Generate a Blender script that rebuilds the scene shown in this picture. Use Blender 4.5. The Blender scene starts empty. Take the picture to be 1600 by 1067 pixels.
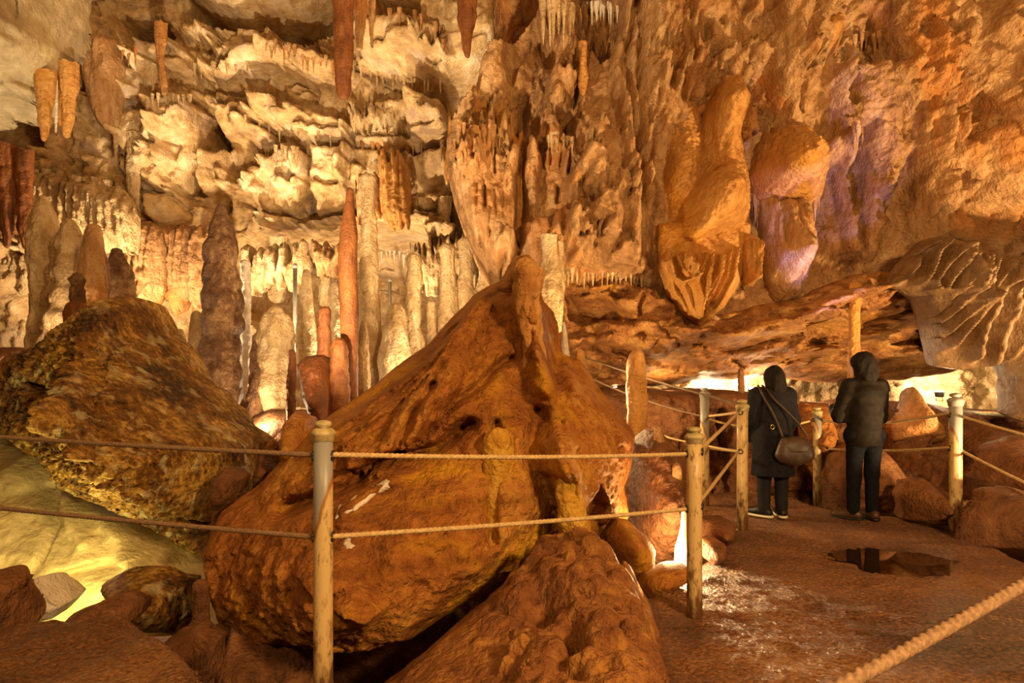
import bpy, bmesh, math, random
import numpy as np
from mathutils import Vector, Matrix
from mathutils.bvhtree import BVHTree

# ---------------------------------------------------------------- camera, world, lights
SC = bpy.context.scene
COL = SC.collection
FPX, CAMZ, HY = 1067.0, 1.4, 590.0          # focal length in pixels, eye height, horizon row
cam = bpy.data.cameras.new('camera'); camo = bpy.data.objects.new('camera', cam); COL.objects.link(camo)
camo.location = (0, 0, CAMZ); camo.rotation_euler = (math.pi / 2, 0, 0)
cam.sensor_width = 36.0; cam.lens = 36.0 * FPX / 1600.0
cam.shift_y = (HY - 533.5) / 1600.0; cam.clip_start = 0.05; cam.clip_end = 200
SC.camera = camo
SC.view_settings.view_transform = 'Standard'; SC.view_settings.look = 'None'
SC.view_settings.gamma = 1.0; SC.view_settings.use_curve_mapping = False
SC.view_settings.exposure = 0.55
SC.cycles.use_denoising = True
SC.cycles.max_bounces = 6; SC.cycles.diffuse_bounces = 4
w = bpy.data.worlds.new('ambient_fill'); SC.world = w; w.use_nodes = True
w.node_tree.nodes['Background'].inputs[0].default_value = (1.0, 0.62, 0.30, 1)
w.node_tree.nodes['Background'].inputs[1].default_value = 0.05  # faint warm fill light added from all around


def at(px, py, Y):
    return Vector(((px - 800.0) / FPX * Y, Y, CAMZ - (py - HY) / FPX * Y))


def floor_y(py, z=0.0):
    return (CAMZ - z) * FPX / (py - HY)


def lamp(name, loc, watts, color, size=0.15, aim=None, spot=None, blend=0.6):
    if spot:
        l = bpy.data.lights.new(name, 'SPOT'); l.spot_size = math.radians(spot); l.spot_blend = blend
    else:
        l = bpy.data.lights.new(name, 'POINT')
    l.energy = watts; l.color = color; l.shadow_soft_size = size
    o = bpy.data.objects.new(name, l); COL.objects.link(o); o.location = loc
    if aim is not None:
        o.rotation_euler = (Vector(aim) - Vector(loc)).to_track_quat('-Z', 'Y').to_euler()
    return o


WARM = (1.0, 0.66, 0.30); PALE = (1.0, 0.73, 0.42); AMBER = (1.0, 0.61, 0.25); LIME = (1.0, 0.84, 0.30); VIOLET = (0.42, 0.36, 1.0)
# fill lamps added unseen behind the viewer, lighting the near rocks and the path
lamp('front_fill', (-1.2, -1.5, 3.8), 330, AMBER, 0.30)
lamp('front_fill', (3.0, -0.8, 3.2), 1150, AMBER, 0.30)
# floodlights behind the great boulder and one added out of frame, up onto the flowstone wall
lamp('flood', at(1045, 860, 5.3), 60, WARM, 0.08)
lamp('flood', at(905, 615, 7.6), 110, WARM, 0.10)
lamp('flood', (2.2, 5.2, -0.6), 1200, WARM, 0.12, aim=(2.4, 9, 5.0), spot=120)
lamp('flood', (5.6, 4.2, 0.3), 1500, WARM, 0.14, aim=(5.0, 9, 5.2), spot=120)  # unseen lamp added beyond the right edge to lift the wall top
# floodlights in the rear chamber and added fill lamps, turned up to the roof
lamp('flood', at(655, 580, 8.4), 25, PALE, 0.08)
lamp('flood', at(405, 660, 8.2), 35, PALE, 0.08)
lamp('flood', (-1.95, 4.75, 1.0), 1250, PALE, 0.10, aim=at(610, 20, 12.0), spot=80, blend=0.8)  # unseen free-floating lamp added between the boulders to brighten the rear wall
lamp('flood', at(270, 650, 9.9), 1000, PALE, 0.10, aim=at(290, 60, 12.6), spot=120, blend=0.8)
lamp('flood', at(560, 660, 10.4), 800, PALE, 0.10, aim=at(580, 150, 12.8), spot=120, blend=0.8)
lamp('flood', (-4.4, 4.5, 0.3), 420, PALE, 0.10, aim=at(40, 110, 6.4), spot=48)  # unseen lamp added at the left to brighten the dim hanging rock
lamp('flood', at(110, 545, 7.6), 30, PALE, 0.08)  # small hidden lamp added to brighten the left stalagmite fronts
lamp('flood', at(60, 600, 8.9), 180, PALE, 0.10)
lamp('flood', at(470, 640, 10.6), 110, PALE, 0.10)
lamp('flood', at(240, 640, 10.4), 120, PALE, 0.10)
# lime tinted lamp low at the left
lamp('flood', at(45, 925, 4.75), 70, LIME, 0.06)
# lamps in the slot under the overhang, washing its back wall
lamp('flood', at(1170, 606, 11.3), 90, PALE, 0.05)
lamp('flood', at(1105, 606, 11.3), 45, PALE, 0.05)
lamp('flood', at(950, 612, 11.0), 80, WARM, 0.05)
lamp('flood', at(1470, 612, 11.2), 75, PALE, 0.05)
lamp('flood', at(1190, 606, 9.5), 12, PALE, 0.05)
lamp('flood', at(1030, 606, 9.7), 8, WARM, 0.05)
lamp('flood', at(1472, 608, 8.3), 6, PALE, 0.05)
lamp('flood', at(1535, 618, 8.4), 10, LIME, 0.05)
lamp('flood', at(1292, 590, 7.0), 190, VIOLET, 0.05, aim=at(1285, 285, 8.5), spot=40)

# ---------------------------------------------------------------- numpy noise
_rng = np.random.RandomState(7)
_perm = np.concatenate([_rng.permutation(256)] * 3)
_grad = _rng.normal(size=(256, 3)); _grad /= np.linalg.norm(_grad, axis=1)[:, None]


def pn(x, y, z):
    x, y, z = np.broadcast_arrays(x, y, z)
    xi = np.floor(x).astype(np.int64); yi = np.floor(y).astype(np.int64); zi = np.floor(z).astype(np.int64)
    xf = x - xi; yf = y - yi; zf = z - zi
    u = xf * xf * xf * (xf * (xf * 6 - 15) + 10); v = yf * yf * yf * (yf * (yf * 6 - 15) + 10); s = zf * zf * zf * (zf * (zf * 6 - 15) + 10)

    def g(i, j, k):
        h = _perm[_perm[_perm[(xi + i) & 255] + ((yi + j) & 255)] + ((zi + k) & 255)]
        gr = _grad[h]
        return gr[..., 0] * (xf - i) + gr[..., 1] * (yf - j) + gr[..., 2] * (zf - k)
    a = g(0, 0, 0); a = a + u * (g(1, 0, 0) - a)
    b = g(0, 1, 0); b = b + u * (g(1, 1, 0) - b)
    c = g(0, 0, 1); c = c + u * (g(1, 0, 1) - c)
    d = g(0, 1, 1); d = d + u * (g(1, 1, 1) - d)
    a = a + v * (b - a); c = c + v * (d - c)
    return a + s * (c - a)


def fbm(x, y, z, octv=4, gain=0.5, ridged=False):
    t = 0.0; a = 1.0
    for i in range(octv):
        n = pn(x + 17.3 * i, y - 5.1 * i, z + 9.7 * i)
        if ridged: n = 0.35 - np.abs(n)
        t = t + a * n; a *= gain; x = x * 2.03; y = y * 2.03; z = z * 2.03
    return t


def cell(x, z, seed=0):
    """distance to the nearest scattered point, 2-D"""
    xi = np.floor(x).astype(np.int64); zi = np.floor(z).astype(np.int64)
    best = np.full(x.shape, 9.0)
    for i in (-1, 0, 1):
        for j in (-1, 0, 1):
            h = _perm[_perm[(xi + i + seed) & 255] + ((zi + j) & 255)]
            h2 = _perm[h + 91]
            dx = xi + i + h / 256.0 - x; dz = zi + j + h2 / 256.0 - z
            best = np.minimum(best, dx * dx + dz * dz)
    return np.sqrt(best)


def sdf_poly(P, x, z):
    """signed distance to a closed polygon, positive inside"""
    d = np.full(x.shape, 1e18); s = np.zeros(x.shape, bool)
    n = len(P)
    for i in range(n):
        ax, az = P[i]; bx, bz = P[(i + 1) % n]
        ex, ez = bx - ax, bz - az
        wx = x - ax; wz = z - az
        t = np.clip((wx * ex + wz * ez) / (ex * ex + ez * ez + 1e-12), 0, 1)
        d = np.minimum(d, (wx - ex * t) ** 2 + (wz - ez * t) ** 2)
        c = ((az > z) != (bz > z))
        if ez != 0:
            s ^= c & (x < ex * (z - az) / ez + ax)
    d = np.sqrt(d)
    return np.where(s, d, -d)


def dist_line(P, x, z):
    d = np.full(x.shape, 1e18); tt = np.zeros(x.shape); n = len(P)
    for i in range(n - 1):
        ax, az = P[i]; bx, bz = P[i + 1]
        ex, ez = bx - ax, bz - az
        t = np.clip(((x - ax) * ex + (z - az) * ez) / (ex * ex + ez * ez + 1e-12), 0, 1)
        q = (x - ax - ex * t) ** 2 + (z - az - ez * t) ** 2
        m = q < d
        d = np.where(m, q, d); tt = np.where(m, (i + t) / (n - 1), tt)
    return np.sqrt(d), tt


class TPS:
    def __init__(self, pts, lam=1e-3):
        p = np.array(pts, float); self.c = p[:, :2]; n = len(p)
        K = self._k(self.c, self.c) + lam * np.eye(n)
        A = np.zeros((n + 3, n + 3)); A[:n, :n] = K; A[:n, n] = 1; A[:n, n + 1:] = self.c; A[n, :n] = 1; A[n + 1:, :n] = self.c.T
        b = np.zeros(n + 3); b[:n] = p[:, 2]
        self.w = np.linalg.lstsq(A, b, rcond=None)[0]

    def _k(self, a, c):
        r2 = ((a[:, None, :] - c[None]) ** 2).sum(-1)
        return 0.5 * r2 * np.log(r2 + 1e-9)

    def __call__(self, x, z):
        sh = np.shape(x); a = np.stack([np.ravel(x), np.ravel(z)], 1)
        out = np.empty(len(a)); n = len(self.c)
        for i in range(0, len(a), 60000):
            q = a[i:i + 60000]
            out[i:i + 60000] = self._k(q, self.c) @ self.w[:n] + self.w[n] + q @ self.w[n + 1:]
        return out.reshape(sh)


# ---------------------------------------------------------------- object helpers
def tag(o, label=None, cat=None, group=None, kind=None):
    if label: o['label'] = label
    if cat: o['category'] = cat
    if group: o['group'] = group
    if kind: o['kind'] = kind
    return o


def mesh_obj(name, V, F, mat, parent=None, smooth=True):
    me = bpy.data.meshes.new(name)
    V = np.asarray(V, np.float32)
    if isinstance(F, np.ndarray) and F.ndim == 2:
        n, k = F.shape
        me.vertices.add(len(V)); me.vertices.foreach_set('co', V.ravel())
        me.loops.add(n * k); me.loops.foreach_set('vertex_index', F.astype(np.int32).ravel())
        me.polygons.add(n); me.polygons.foreach_set('loop_start', np.arange(0, n * k, k, dtype=np.int32))
        me.update(calc_edges=True); me.validate()
    else:
        me.from_pydata([tuple(v) for v in V], [], [tuple(f) for f in F]); me.update()
    if smooth: me.polygons.foreach_set('use_smooth', [True] * len(me.polygons))
    me.materials.append(mat)
    o = bpy.data.objects.new(name, me); COL.objects.link(o)
    if parent: o.parent = parent
    return o


def empty(name, loc, rz=0.0):
    o = bpy.data.objects.new(name, None); COL.objects.link(o); o.location = loc; o.rotation_euler = (0, 0, rz)
    return o


# ---------------------------------------------------------------- materials
def N(nt, typ, **kw):
    n = nt.nodes.new(typ)
    for k, v in kw.items():
        if k in n.inputs: n.inputs[k].default_value = v
        else: setattr(n, k, v)
    return n


def rgb(h):
    c = [int(h[i:i + 2], 16) / 255.0 for i in (0, 2, 4)]
    return tuple(x / 12.92 if x <= 0.04045 else ((x + 0.055) / 1.055) ** 2.4 for x in c) + (1.0,)


def rock(name, dark, mid, light, s1=1.0, s2=7.0, fine=30.0, bump=0.5, rough=0.7, stain=None, stain_amt=0.35, stain_s=2.0, vert=1.0, pop=0.0, spec=0.35, spread=0.16):
    m = bpy.data.materials.new(name); m.use_nodes = True; nt = m.node_tree; L = nt.links.new
    b = nt.nodes['Principled BSDF']; b.inputs['Roughness'].default_value = rough
    b.inputs['Specular IOR Level'].default_value = spec
    geo = N(nt, 'ShaderNodeNewGeometry'); mp = N(nt, 'ShaderNodeMapping'); L(geo.outputs['Position'], mp.inputs[0])
    mp.inputs['Scale'].default_value = (1, 1, vert)
    n1 = N(nt, 'ShaderNodeTexNoise', Scale=s1, Detail=9.0, Roughness=0.62, Distortion=0.4); L(mp.outputs[0], n1.inputs['Vector'])
    n2 = N(nt, 'ShaderNodeTexNoise', Scale=s2, Detail=6.0, Roughness=0.65); L(mp.outputs[0], n2.inputs['Vector'])
    mx = N(nt, 'ShaderNodeMath', operation='MULTIPLY_ADD'); L(n2.outputs['Fac'], mx.inputs[0]); mx.inputs[1].default_value = 0.45
    ad = N(nt, 'ShaderNodeMath', operation='MULTIPLY_ADD'); L(n1.outputs['Fac'], ad.inputs[0]); ad.inputs[1].default_value = 0.55; ad.inputs[2].default_value = 0.0
    L(ad.outputs[0], mx.inputs[2])
    rp = N(nt, 'ShaderNodeValToRGB'); L(mx.outputs[0], rp.inputs[0])
    e = rp.color_ramp.elements; e[0].position = 0.5 - spread; e[0].color = rgb(dark); e[1].position = 0.5 + spread; e[1].color = rgb(light)
    k = e.new(0.5); k.color = rgb(mid)
    colr = rp.outputs[0]
    if stain:
        n3 = N(nt, 'ShaderNodeTexNoise', Scale=stain_s, Detail=5.0, Roughness=0.6, Distortion=0.8)
        mp3 = N(nt, 'ShaderNodeMapping'); L(geo.outputs['Position'], mp3.inputs[0]); mp3.inputs['Location'].default_value = (7, 3, 5); mp3.inputs['Scale'].default_value = (1, 1, vert)
        L(mp3.outputs[0], n3.inputs['Vector'])
        r3 = N(nt, 'ShaderNodeMapRange'); L(n3.outputs['Fac'], r3.inputs[0]); r3.inputs[1].default_value = 0.54; r3.inputs[2].default_value = 0.66
        r3.inputs[3].default_value = 0.0; r3.inputs[4].default_value = stain_amt
        mc = N(nt, 'ShaderNodeMix', data_type='RGBA'); L(r3.outputs[0], mc.inputs[0]); L(colr, mc.inputs[6]); mc.inputs[7].default_value = rgb(stain)
        colr = mc.outputs[2]
    L(colr, b.inputs['Base Color'])
    nb = N(nt, 'ShaderNodeTexNoise', Scale=fine, Detail=5.0, Roughness=0.6); L(geo.outputs['Position'], nb.inputs['Vector'])
    bp = N(nt, 'ShaderNodeBump', Strength=min(1.0, bump * 1.5), Distance=0.045)
    nb2 = N(nt, 'ShaderNodeTexNoise', Scale=fine * 0.35, Detail=4.0, Roughness=0.6); L(geo.outputs['Position'], nb2.inputs['Vector'])
    hs = N(nt, 'ShaderNodeMath', operation='MULTIPLY_ADD'); L(nb2.outputs['Fac'], hs.inputs[0]); hs.inputs[1].default_value = 1.1; L(nb.outputs['Fac'], hs.inputs[2]); h = hs.outputs[0]
    if pop > 0:
        vo = N(nt, 'ShaderNodeTexVoronoi', Scale=fine * 0.6, feature='SMOOTH_F1'); L(geo.outputs['Position'], vo.inputs['Vector'])
        mm = N(nt, 'ShaderNodeMath', operation='MULTIPLY_ADD'); L(vo.outputs['Distance'], mm.inputs[0]); mm.inputs[1].default_value = -pop; L(h, mm.inputs[2]); h = mm.outputs[0]
    L(h, bp.inputs['Height']); L(bp.outputs[0], b.inputs['Normal'])
    return m


def plain(name, c, rough=0.6, metal=0.0, noise=0.0, nscale=20.0, c2=None, bump=0.0, emit=0.0, spec=0.4):
    m = bpy.data.materials.new(name); m.use_nodes = True; nt = m.node_tree; L = nt.links.new
    b = nt.nodes['Principled BSDF']; b.inputs['Roughness'].default_value = rough; b.inputs['Metallic'].default_value = metal
    b.inputs['Base Color'].default_value = rgb(c); b.inputs['Specular IOR Level'].default_value = spec
    tc = N(nt, 'ShaderNodeTexCoord')
    n = N(nt, 'ShaderNodeTexNoise', Scale=nscale, Detail=5.0, Roughness=0.6); L(tc.outputs['Object'], n.inputs['Vector'])
    if c2:
        r = N(nt, 'ShaderNodeValToRGB'); L(n.outputs['Fac'], r.inputs[0]); e = r.color_ramp.elements
        e[0].position = 0.4; e[0].color = rgb(c); e[1].position = 0.62; e[1].color = rgb(c2); L(r.outputs[0], b.inputs['Base Color'])
    if bump:
        bp = N(nt, 'ShaderNodeBump', Strength=bump, Distance=0.01); L(n.outputs['Fac'], bp.inputs['Height']); L(bp.outputs[0], b.inputs['Normal'])
    if emit:
        b.inputs['Emission Color'].default_value = rgb(c); b.inputs['Emission Strength'].default_value = emit
    return m


M = {}
M['pale'] = rock('pale_limestone', '7a5a36', 'c8a878', 'f0dfc0', s1=0.7, s2=5, fine=22, bump=0.55, stain='8a7c86', stain_amt=0.42, stain_s=1.5, rough=0.75)
M['palecol'] = rock('pale_flowstone', '8a6f4c', 'c9ab7e', 'ecdcb8', s1=1.6, s2=11, fine=38, bump=0.6, vert=0.5, pop=0.6, rough=0.65)
M['flow'] = rock('flowstone', '6f4a2c', 'b58a5c', 'd8b78c', s1=0.8, s2=9, fine=34, bump=0.55, stain='c77c2c', stain_amt=0.6, stain_s=0.7, vert=0.4, rough=0.6, pop=0.5)
M['orange'] = rock('orange_flowstone', '8a5424', 'bf8a4a', 'd8ab6a', s1=1.2, s2=10, fine=34, bump=0.5, vert=0.5, stain='c98a20', stain_amt=0.5, stain_s=1.3, rough=0.55, pop=0.6)
M['ochre'] = rock('ochre_boulder', '6a3816', 'a86a2a', 'cf9a48', s1=1.1, s2=9, fine=30, bump=0.7, stain='d29a20', stain_amt=0.8, stain_s=1.1, rough=0.6, pop=0.4)
M['yellow'] = rock('yellow_flowstone', '94621c', 'c8942e', 'e4bc5c', s1=2.0, s2=12, fine=38, bump=0.6, rough=0.55, pop=0.5)
M['mossy'] = rock('mossy_boulder', '2e1a08', '80561c', 'd0a850', s1=2.0, s2=18, fine=26, bump=0.9, spread=0.11, stain='d8cfa0', stain_amt=0.5, stain_s=6.0, rough=0.55, pop=0.8)
M['slab'] = rock('smooth_slab', '93805c', 'b8a273', 'd6c08c', s1=0.9, s2=5, fine=18, bump=0.35, rough=0.65)
M['brown'] = rock('brown_rock', '4c2d18', '7c5030', '9e6c42', s1=1.5, s2=10, fine=30, bump=0.8, rough=0.6)
M['red'] = rock('red_stalagmite', '4c2612', '764420', '93602f', s1=2.0, s2=12, fine=40, bump=0.3, rough=0.55, vert=0.5)
M['dark'] = rock('dark_stalagmite', '3c2616', '6e4c30', 'a98860', s1=3.0, s2=14, fine=34, bump=0.9, rough=0.6)
M['gallery'] = rock('gallery_rock', '5a3418', '9a6636', 'c89a5c', s1=1.6, s2=8, fine=24, bump=0.8, rough=0.6, stain='b98430', stain_amt=0.5, stain_s=1.5)
M['grey'] = rock('grey_drapery', '7c6e54', 'b0a082', 'd4c8a8', s1=1.2, s2=6, fine=20, bump=0.35, rough=0.6)
M['curtain'] = rock('curtain_stone', '4a3420', '74583a', '94785a', s1=1.4, s2=7, fine=22, bump=0.3, rough=0.5)
M['gravel'] = rock('wet_gravel', '3e2210', '84522a', 'b98550', s1=1.0, s2=42, fine=85, bump=1.0, rough=0.26, pop=1.2, spec=0.7, spread=0.13)
M['mound'] = rock('lumpy_flowstone', '4e2c16', '8a562c', 'b07c3c', s1=2.0, s2=12, fine=36, bump=0.7, stain='c08a3c', stain_amt=0.5, stain_s=4.0, rough=0.5, pop=0.5)
M['white'] = rock('white_calcite', 'b8a890', 'e0d6c4', 'f6f0e4', s1=2.0, s2=10, fine=40, bump=0.4, rough=0.5)

# ---------------------------------------------------------------- relief builder: rock bodies as height fields in world x / z
WALLS = {}


def relief(name, poly, mat, Y, res=0.02, bulge=0.4, rnd=0.4, ctrl=(), feats=(), noise=(), closed=0.0, skirt=0.0, warp=(0.0, 1.0), fringe=(0.0, 0.1), seed=0, parent=None, power=2.0):
    pl = [(p[0], p[1], p[2] if len(p) > 2 else Y) for p in poly]
    if ctrl or any(len(p) > 2 for p in poly):
        per = sum(math.dist(pl[i][:2], pl[(i + 1) % len(pl)][:2]) for i in range(len(pl))); stp = per / 70.0; dn = []
        for i in range(len(pl)):
            a, b = pl[i], pl[(i + 1) % len(pl)]; k = max(1, int(math.dist(a[:2], b[:2]) / stp))
            dn += [tuple(a[j] + (b[j] - a[j]) * m / k for j in range(3)) for m in range(k)]
        pl = dn
    pts = []
    for p in pl:
        yy = p[2] if len(p) > 2 else Y
        v = at(p[0], p[1], yy); pts.append((v.x, v.z, yy))
    P = [(a, b) for a, b, _ in pts]
    cp = []
    for p in ctrl:
        v = at(*p); cp.append((v.x, v.z, p[2]))
    flat = not cp and all(len(p) == 2 for p in poly)
    base = None if flat else TPS(pts + cp)
    xs = [a for a, _ in P]; zs = [b for _, b in P]
    x0, x1, z0, z1 = min(xs) - 0.15, max(xs) + 0.15, min(zs) - 0.15, max(zs) + 0.15
    nx = int((x1 - x0) / res) + 2; nz = int((z1 - z0) / res) + 2
    X, Z = np.meshgrid(np.linspace(x0, x1, nx), np.linspace(z0, z1, nz))
    B = np.full(X.shape, float(Y)) if flat else base(X, Z)
    so = seed * 13.7
    wx = X; wz = Z
    if warp[0]:
        wx = X + warp[0] * fbm(X * warp[1] + so, Z * warp[1], 0 * X + 3.1, 4); wz = Z + warp[0] * fbm(X * warp[1], Z * warp[1] + so, 0 * X + 8.3, 4)

    def frng(x, a, wl, z):
        q = x / wl + 0.15 * pn(z * 1.1, x * 0.7, 0 * x + so)
        n = np.abs(pn(q, 0 * x + so, 0.25 * z)) * 2.2 + 0.5 * np.abs(pn(q * 2.3, 0 * x + so + 4, 0.25 * z))
        return a * n * (0.5 + 1.0 * np.clip(0.5 + pn(x * 1.3, 0 * x + 2.2, z * 0.8), 0, 1))
    zf = wz + (frng(X, fringe[0], fringe[1], Z) if fringe[0] else 0)
    D = sdf_poly(P, wx, zf)
    t = np.clip(D / rnd, 0, 1); prof = np.power(np.clip(1 - (1 - t) ** power, 0, 1), 0.5)
    F = B - bulge * prof

    def w2(p, amp):
        yy = float(Y)
        if base is None:
            v = at(p[0], p[1], yy - amp); return (v.x, v.z)
        yy -= bulge
        for _ in range(10):
            v = at(p[0], p[1], yy - amp)
            yy = 0.5 * yy + 0.5 * (float(base(np.array([v.x]), np.array([v.z]))[0]) - bulge)
        return (v.x, v.z)

    for f in feats:
        k = f[0]
        if k == 'p':      # pillow / block / hollow
            _, amp, r, gx, gz, pp = f[:6]
            fr = f[6] if len(f) > 6 else None
            Q = [w2(p, amp) for p in pp]
            qx = [a for a, _ in Q]; qz = [b for _, b in Q]
            mk = (X > min(qx) - 0.5) & (X < max(qx) + 0.5) & (Z > min(qz) - 0.7) & (Z < max(qz) + 0.5)
            if not mk.any(): continue
            ax, az = wx[mk], wz[mk]
            if fr: az = az + frng(X[mk], fr[0], fr[1], Z[mk])
            d = sdf_poly(Q, ax, az); tt = np.clip(d / r, 0, 1)
            pr = np.sqrt(np.clip(1 - (1 - tt) ** 2, 0, 1))
            cx = sum(qx) / len(qx); cz = sum(qz) / len(qz)
            F[mk] -= pr * (amp + gx * (X[mk] - cx) + gz * (Z[mk] - cz))
        elif k == 'r':    # ridge or groove along a line
            _, amp, wd, pp = f[:4]; sharp = f[4] if len(f) > 4 else 2.0; t1 = f[5] if len(f) > 5 else 1.0
            Q = [w2(p, amp * (0.5 if amp < 0.24 else 0.9)) for p in pp]
            qx = [a for a, _ in Q]; qz = [b for _, b in Q]
            mk = (X > min(qx) - 3 * wd) & (X < max(qx) + 3 * wd) & (Z > min(qz) - 3 * wd) & (Z < max(qz) + 3 * wd)
            if not mk.any(): continue
            wob = 0.5 * wd * pn(X[mk] * 3, Z[mk] * 3, 0 * X[mk] + amp)
            d, tq = dist_line(Q, wx[mk] + wob, wz[mk])
            F[mk] -= amp * np.exp(-(d / wd) ** sharp) * (1 + (t1 - 1) * tq)
        elif k == 'f':    # vertical flutes inside an area
            _, amp, wl, pp = f[:4]; sl = f[4] if len(f) > 4 else 0.0
            Q = [w2(p, 0) for p in pp]
            d = sdf_poly(Q, X, Z); mk = d > 0
            xx, zz = X[mk], Z[mk]
            q = (xx + sl * zz) / wl + 0.7 * fbm(xx * 1.5, zz * 0.8, 0 * xx + so, 2)
            h = 0.8 * np.abs(pn(q, zz * 0.55, 0 * xx + 1)) * 2 + 0.5 * np.abs(pn(q * 2.1, zz * 0.9, 0 * xx + 5)) * 2
            F[mk] -= amp * (0.8 - h) * np.clip(d[mk] / 0.15, 0, 1)
        elif k == 'k':    # popcorn / scale lumps inside an area
            _, amp, sz, pp = f[:4]; st = f[4] if len(f) > 4 else 1.0
            Q = [w2(p, 0) for p in pp]
            d = sdf_poly(Q, X, Z); mk = d > 0
            xx, zz = X[mk], Z[mk]
            c = cell(xx / sz, zz / (sz * st), seed); c = np.clip(c, 0, 1)
            F[mk] -= amp * (0.6 - c) * np.clip(d[mk] / 0.12, 0, 1)
        elif k == 'b':    # single boss
            _, amp, rx, rz, p = f
            q = w2(p, amp); e = ((X - q[0]) / rx) ** 2 + ((Z - q[1]) / rz) ** 2
            F -= amp * np.sqrt(np.clip(1 - e, 0, 1))
    edge = np.clip(D / 0.12, 0.15, 1)
    for nn in noise:
        sc, am, sx, sz, ty = (list(nn) + [1, 1, 0])[:5] if len(nn) < 5 else nn
        if ty == 2:
            c = np.clip(cell(X * sc * sx + so + 0.5 * pn(X * sc, Z * sc, 0 * X), Z * sc * sz, seed), 0, 1); F = F - am * (0.6 - c) * edge
        else:
            F = F - am * fbm(X * sc * sx + so, B * sc, Z * sc * sz, 5, 0.52, ridged=(ty == 1)) * edge
    # trim to the outline and snap the rim onto it
    h = max((x1 - x0) / (nx - 1), (z1 - z0) / (nz - 1))
    gz_, gx_ = np.gradient(D, (z1 - z0) / (nz - 1), (x1 - x0) / (nx - 1))
    gl = np.sqrt(gx_ ** 2 + gz_ ** 2) + 1e-6
    ins = D > 0
    any_in = ins[:-1, :-1] | ins[1:, :-1] | ins[:-1, 1:] | ins[1:, 1:]
    out = ~ins
    mv = np.where(out, np.clip(-D, 0, 1.5 * h), 0)
    Xs = X + mv * gx_ / gl; Zs = Z + mv * gz_ / gl
    idx = np.arange(nx * nz).reshape(nz, nx)
    q = np.stack([idx[:-1, :-1][any_in], idx[:-1, 1:][any_in], idx[1:, 1:][any_in], idx[1:, :-1][any_in]], 1)
    used = np.unique(q); remap = np.full(nx * nz, -1); remap[used] = np.arange(len(used))
    V = np.stack([Xs.ravel()[used], F.ravel()[used], Zs.ravel()[used]], 1); Q = remap[q]
    # boundary edges
    ed = np.concatenate([Q[:, [0, 1]], Q[:, [1, 2]], Q[:, [2, 3]], Q[:, [3, 0]]])
    key = np.sort(ed, 1); kk = key[:, 0].astype(np.int64) * len(V) + key[:, 1]
    u, inv, cnt = np.unique(kk, return_inverse=True, return_counts=True)
    bd = ed[cnt[inv] == 1]
    if closed > 0:        # a back like the front, so the rock is a whole body
        Bk = B.ravel()[used] + closed * prof.ravel()[used]
        onb = np.zeros(len(V), bool); onb[bd.ravel()] = True
        V2 = V.copy(); V2[:, 1] = np.maximum(Bk, V[:, 1])
        m2 = np.arange(len(V)) + len(V); m2[onb] = np.arange(len(V))[onb]
        V = np.concatenate([V, V2]); Q = np.concatenate([Q, m2[Q[:, ::-1]]])
    elif skirt > 0:
        bv = np.unique(bd); m2 = np.full(len(V), -1); m2[bv] = np.arange(len(bv)) + len(V)
        V2 = V[bv].copy(); V2[:, 1] += skirt
        sq = np.stack([bd[:, 1], bd[:, 0], m2[bd[:, 0]], m2[bd[:, 1]]], 1)
        V = np.concatenate([V, V2]); Q = np.concatenate([Q, sq])
    o = mesh_obj(name, V, Q, mat, parent)
    return o


def terrain(name, poly, mat, zfun, res, skirt=0.6, world=True, warp=(0.05, 2.0)):
    P = poly
    xs = [a for a, _ in P]; ys = [b for _, b in P]
    x0, x1, y0, y1 = min(xs) - 0.1, max(xs) + 0.1, min(ys) - 0.1, max(ys) + 0.1
    nx = int((x1 - x0) / res) + 2; ny = int((y1 - y0) / res) + 2
    X, Yy = np.meshgrid(np.linspace(x0, x1, nx), np.linspace(y0, y1, ny))
    wx = X + warp[0] * fbm(X * warp[1], Yy * warp[1], 0 * X, 4); wy = Yy + warp[0] * fbm(X * warp[1], Yy * warp[1], 0 * X + 7, 4)
    D = sdf_poly(P, wx, wy); Zz = zfun(X, Yy, D)
    ins = D > 0
    a = ins[:-1, :-1] | ins[1:, :-1] | ins[:-1, 1:] | ins[1:, 1:]
    idx = np.arange(nx * ny).reshape(ny, nx)
    q = np.stack([idx[:-1, :-1][a], idx[:-1, 1:][a], idx[1:, 1:][a], idx[1:, :-1][a]], 1)
    used = np.unique(q); remap = np.full(nx * ny, -1); remap[used] = np.arange(len(used))
    V = np.stack([X.ravel()[used], Yy.ravel()[used], Zz.ravel()[used]], 1); Q = remap[q]
    if skirt:
        ed = np.concatenate([Q[:, [0, 1]], Q[:, [1, 2]], Q[:, [2, 3]], Q[:, [3, 0]]])
        key = np.sort(ed, 1); kk = key[:, 0].astype(np.int64) * len(V) + key[:, 1]
        u, inv, cnt = np.unique(kk, return_inverse=True, return_counts=True); bd = ed[cnt[inv] == 1]
        bv = np.unique(bd); m2 = np.full(len(V), -1); m2[bv] = np.arange(len(bv)) + len(V)
        V2 = V[bv].copy(); V2[:, 2] -= skirt
        V = np.concatenate([V, V2]); Q = np.concatenate([Q, np.stack([bd[:, 1], bd[:, 0], m2[bd[:, 0]], m2[bd[:, 1]]], 1)])
    return mesh_obj(name, V, Q, mat)


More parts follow.
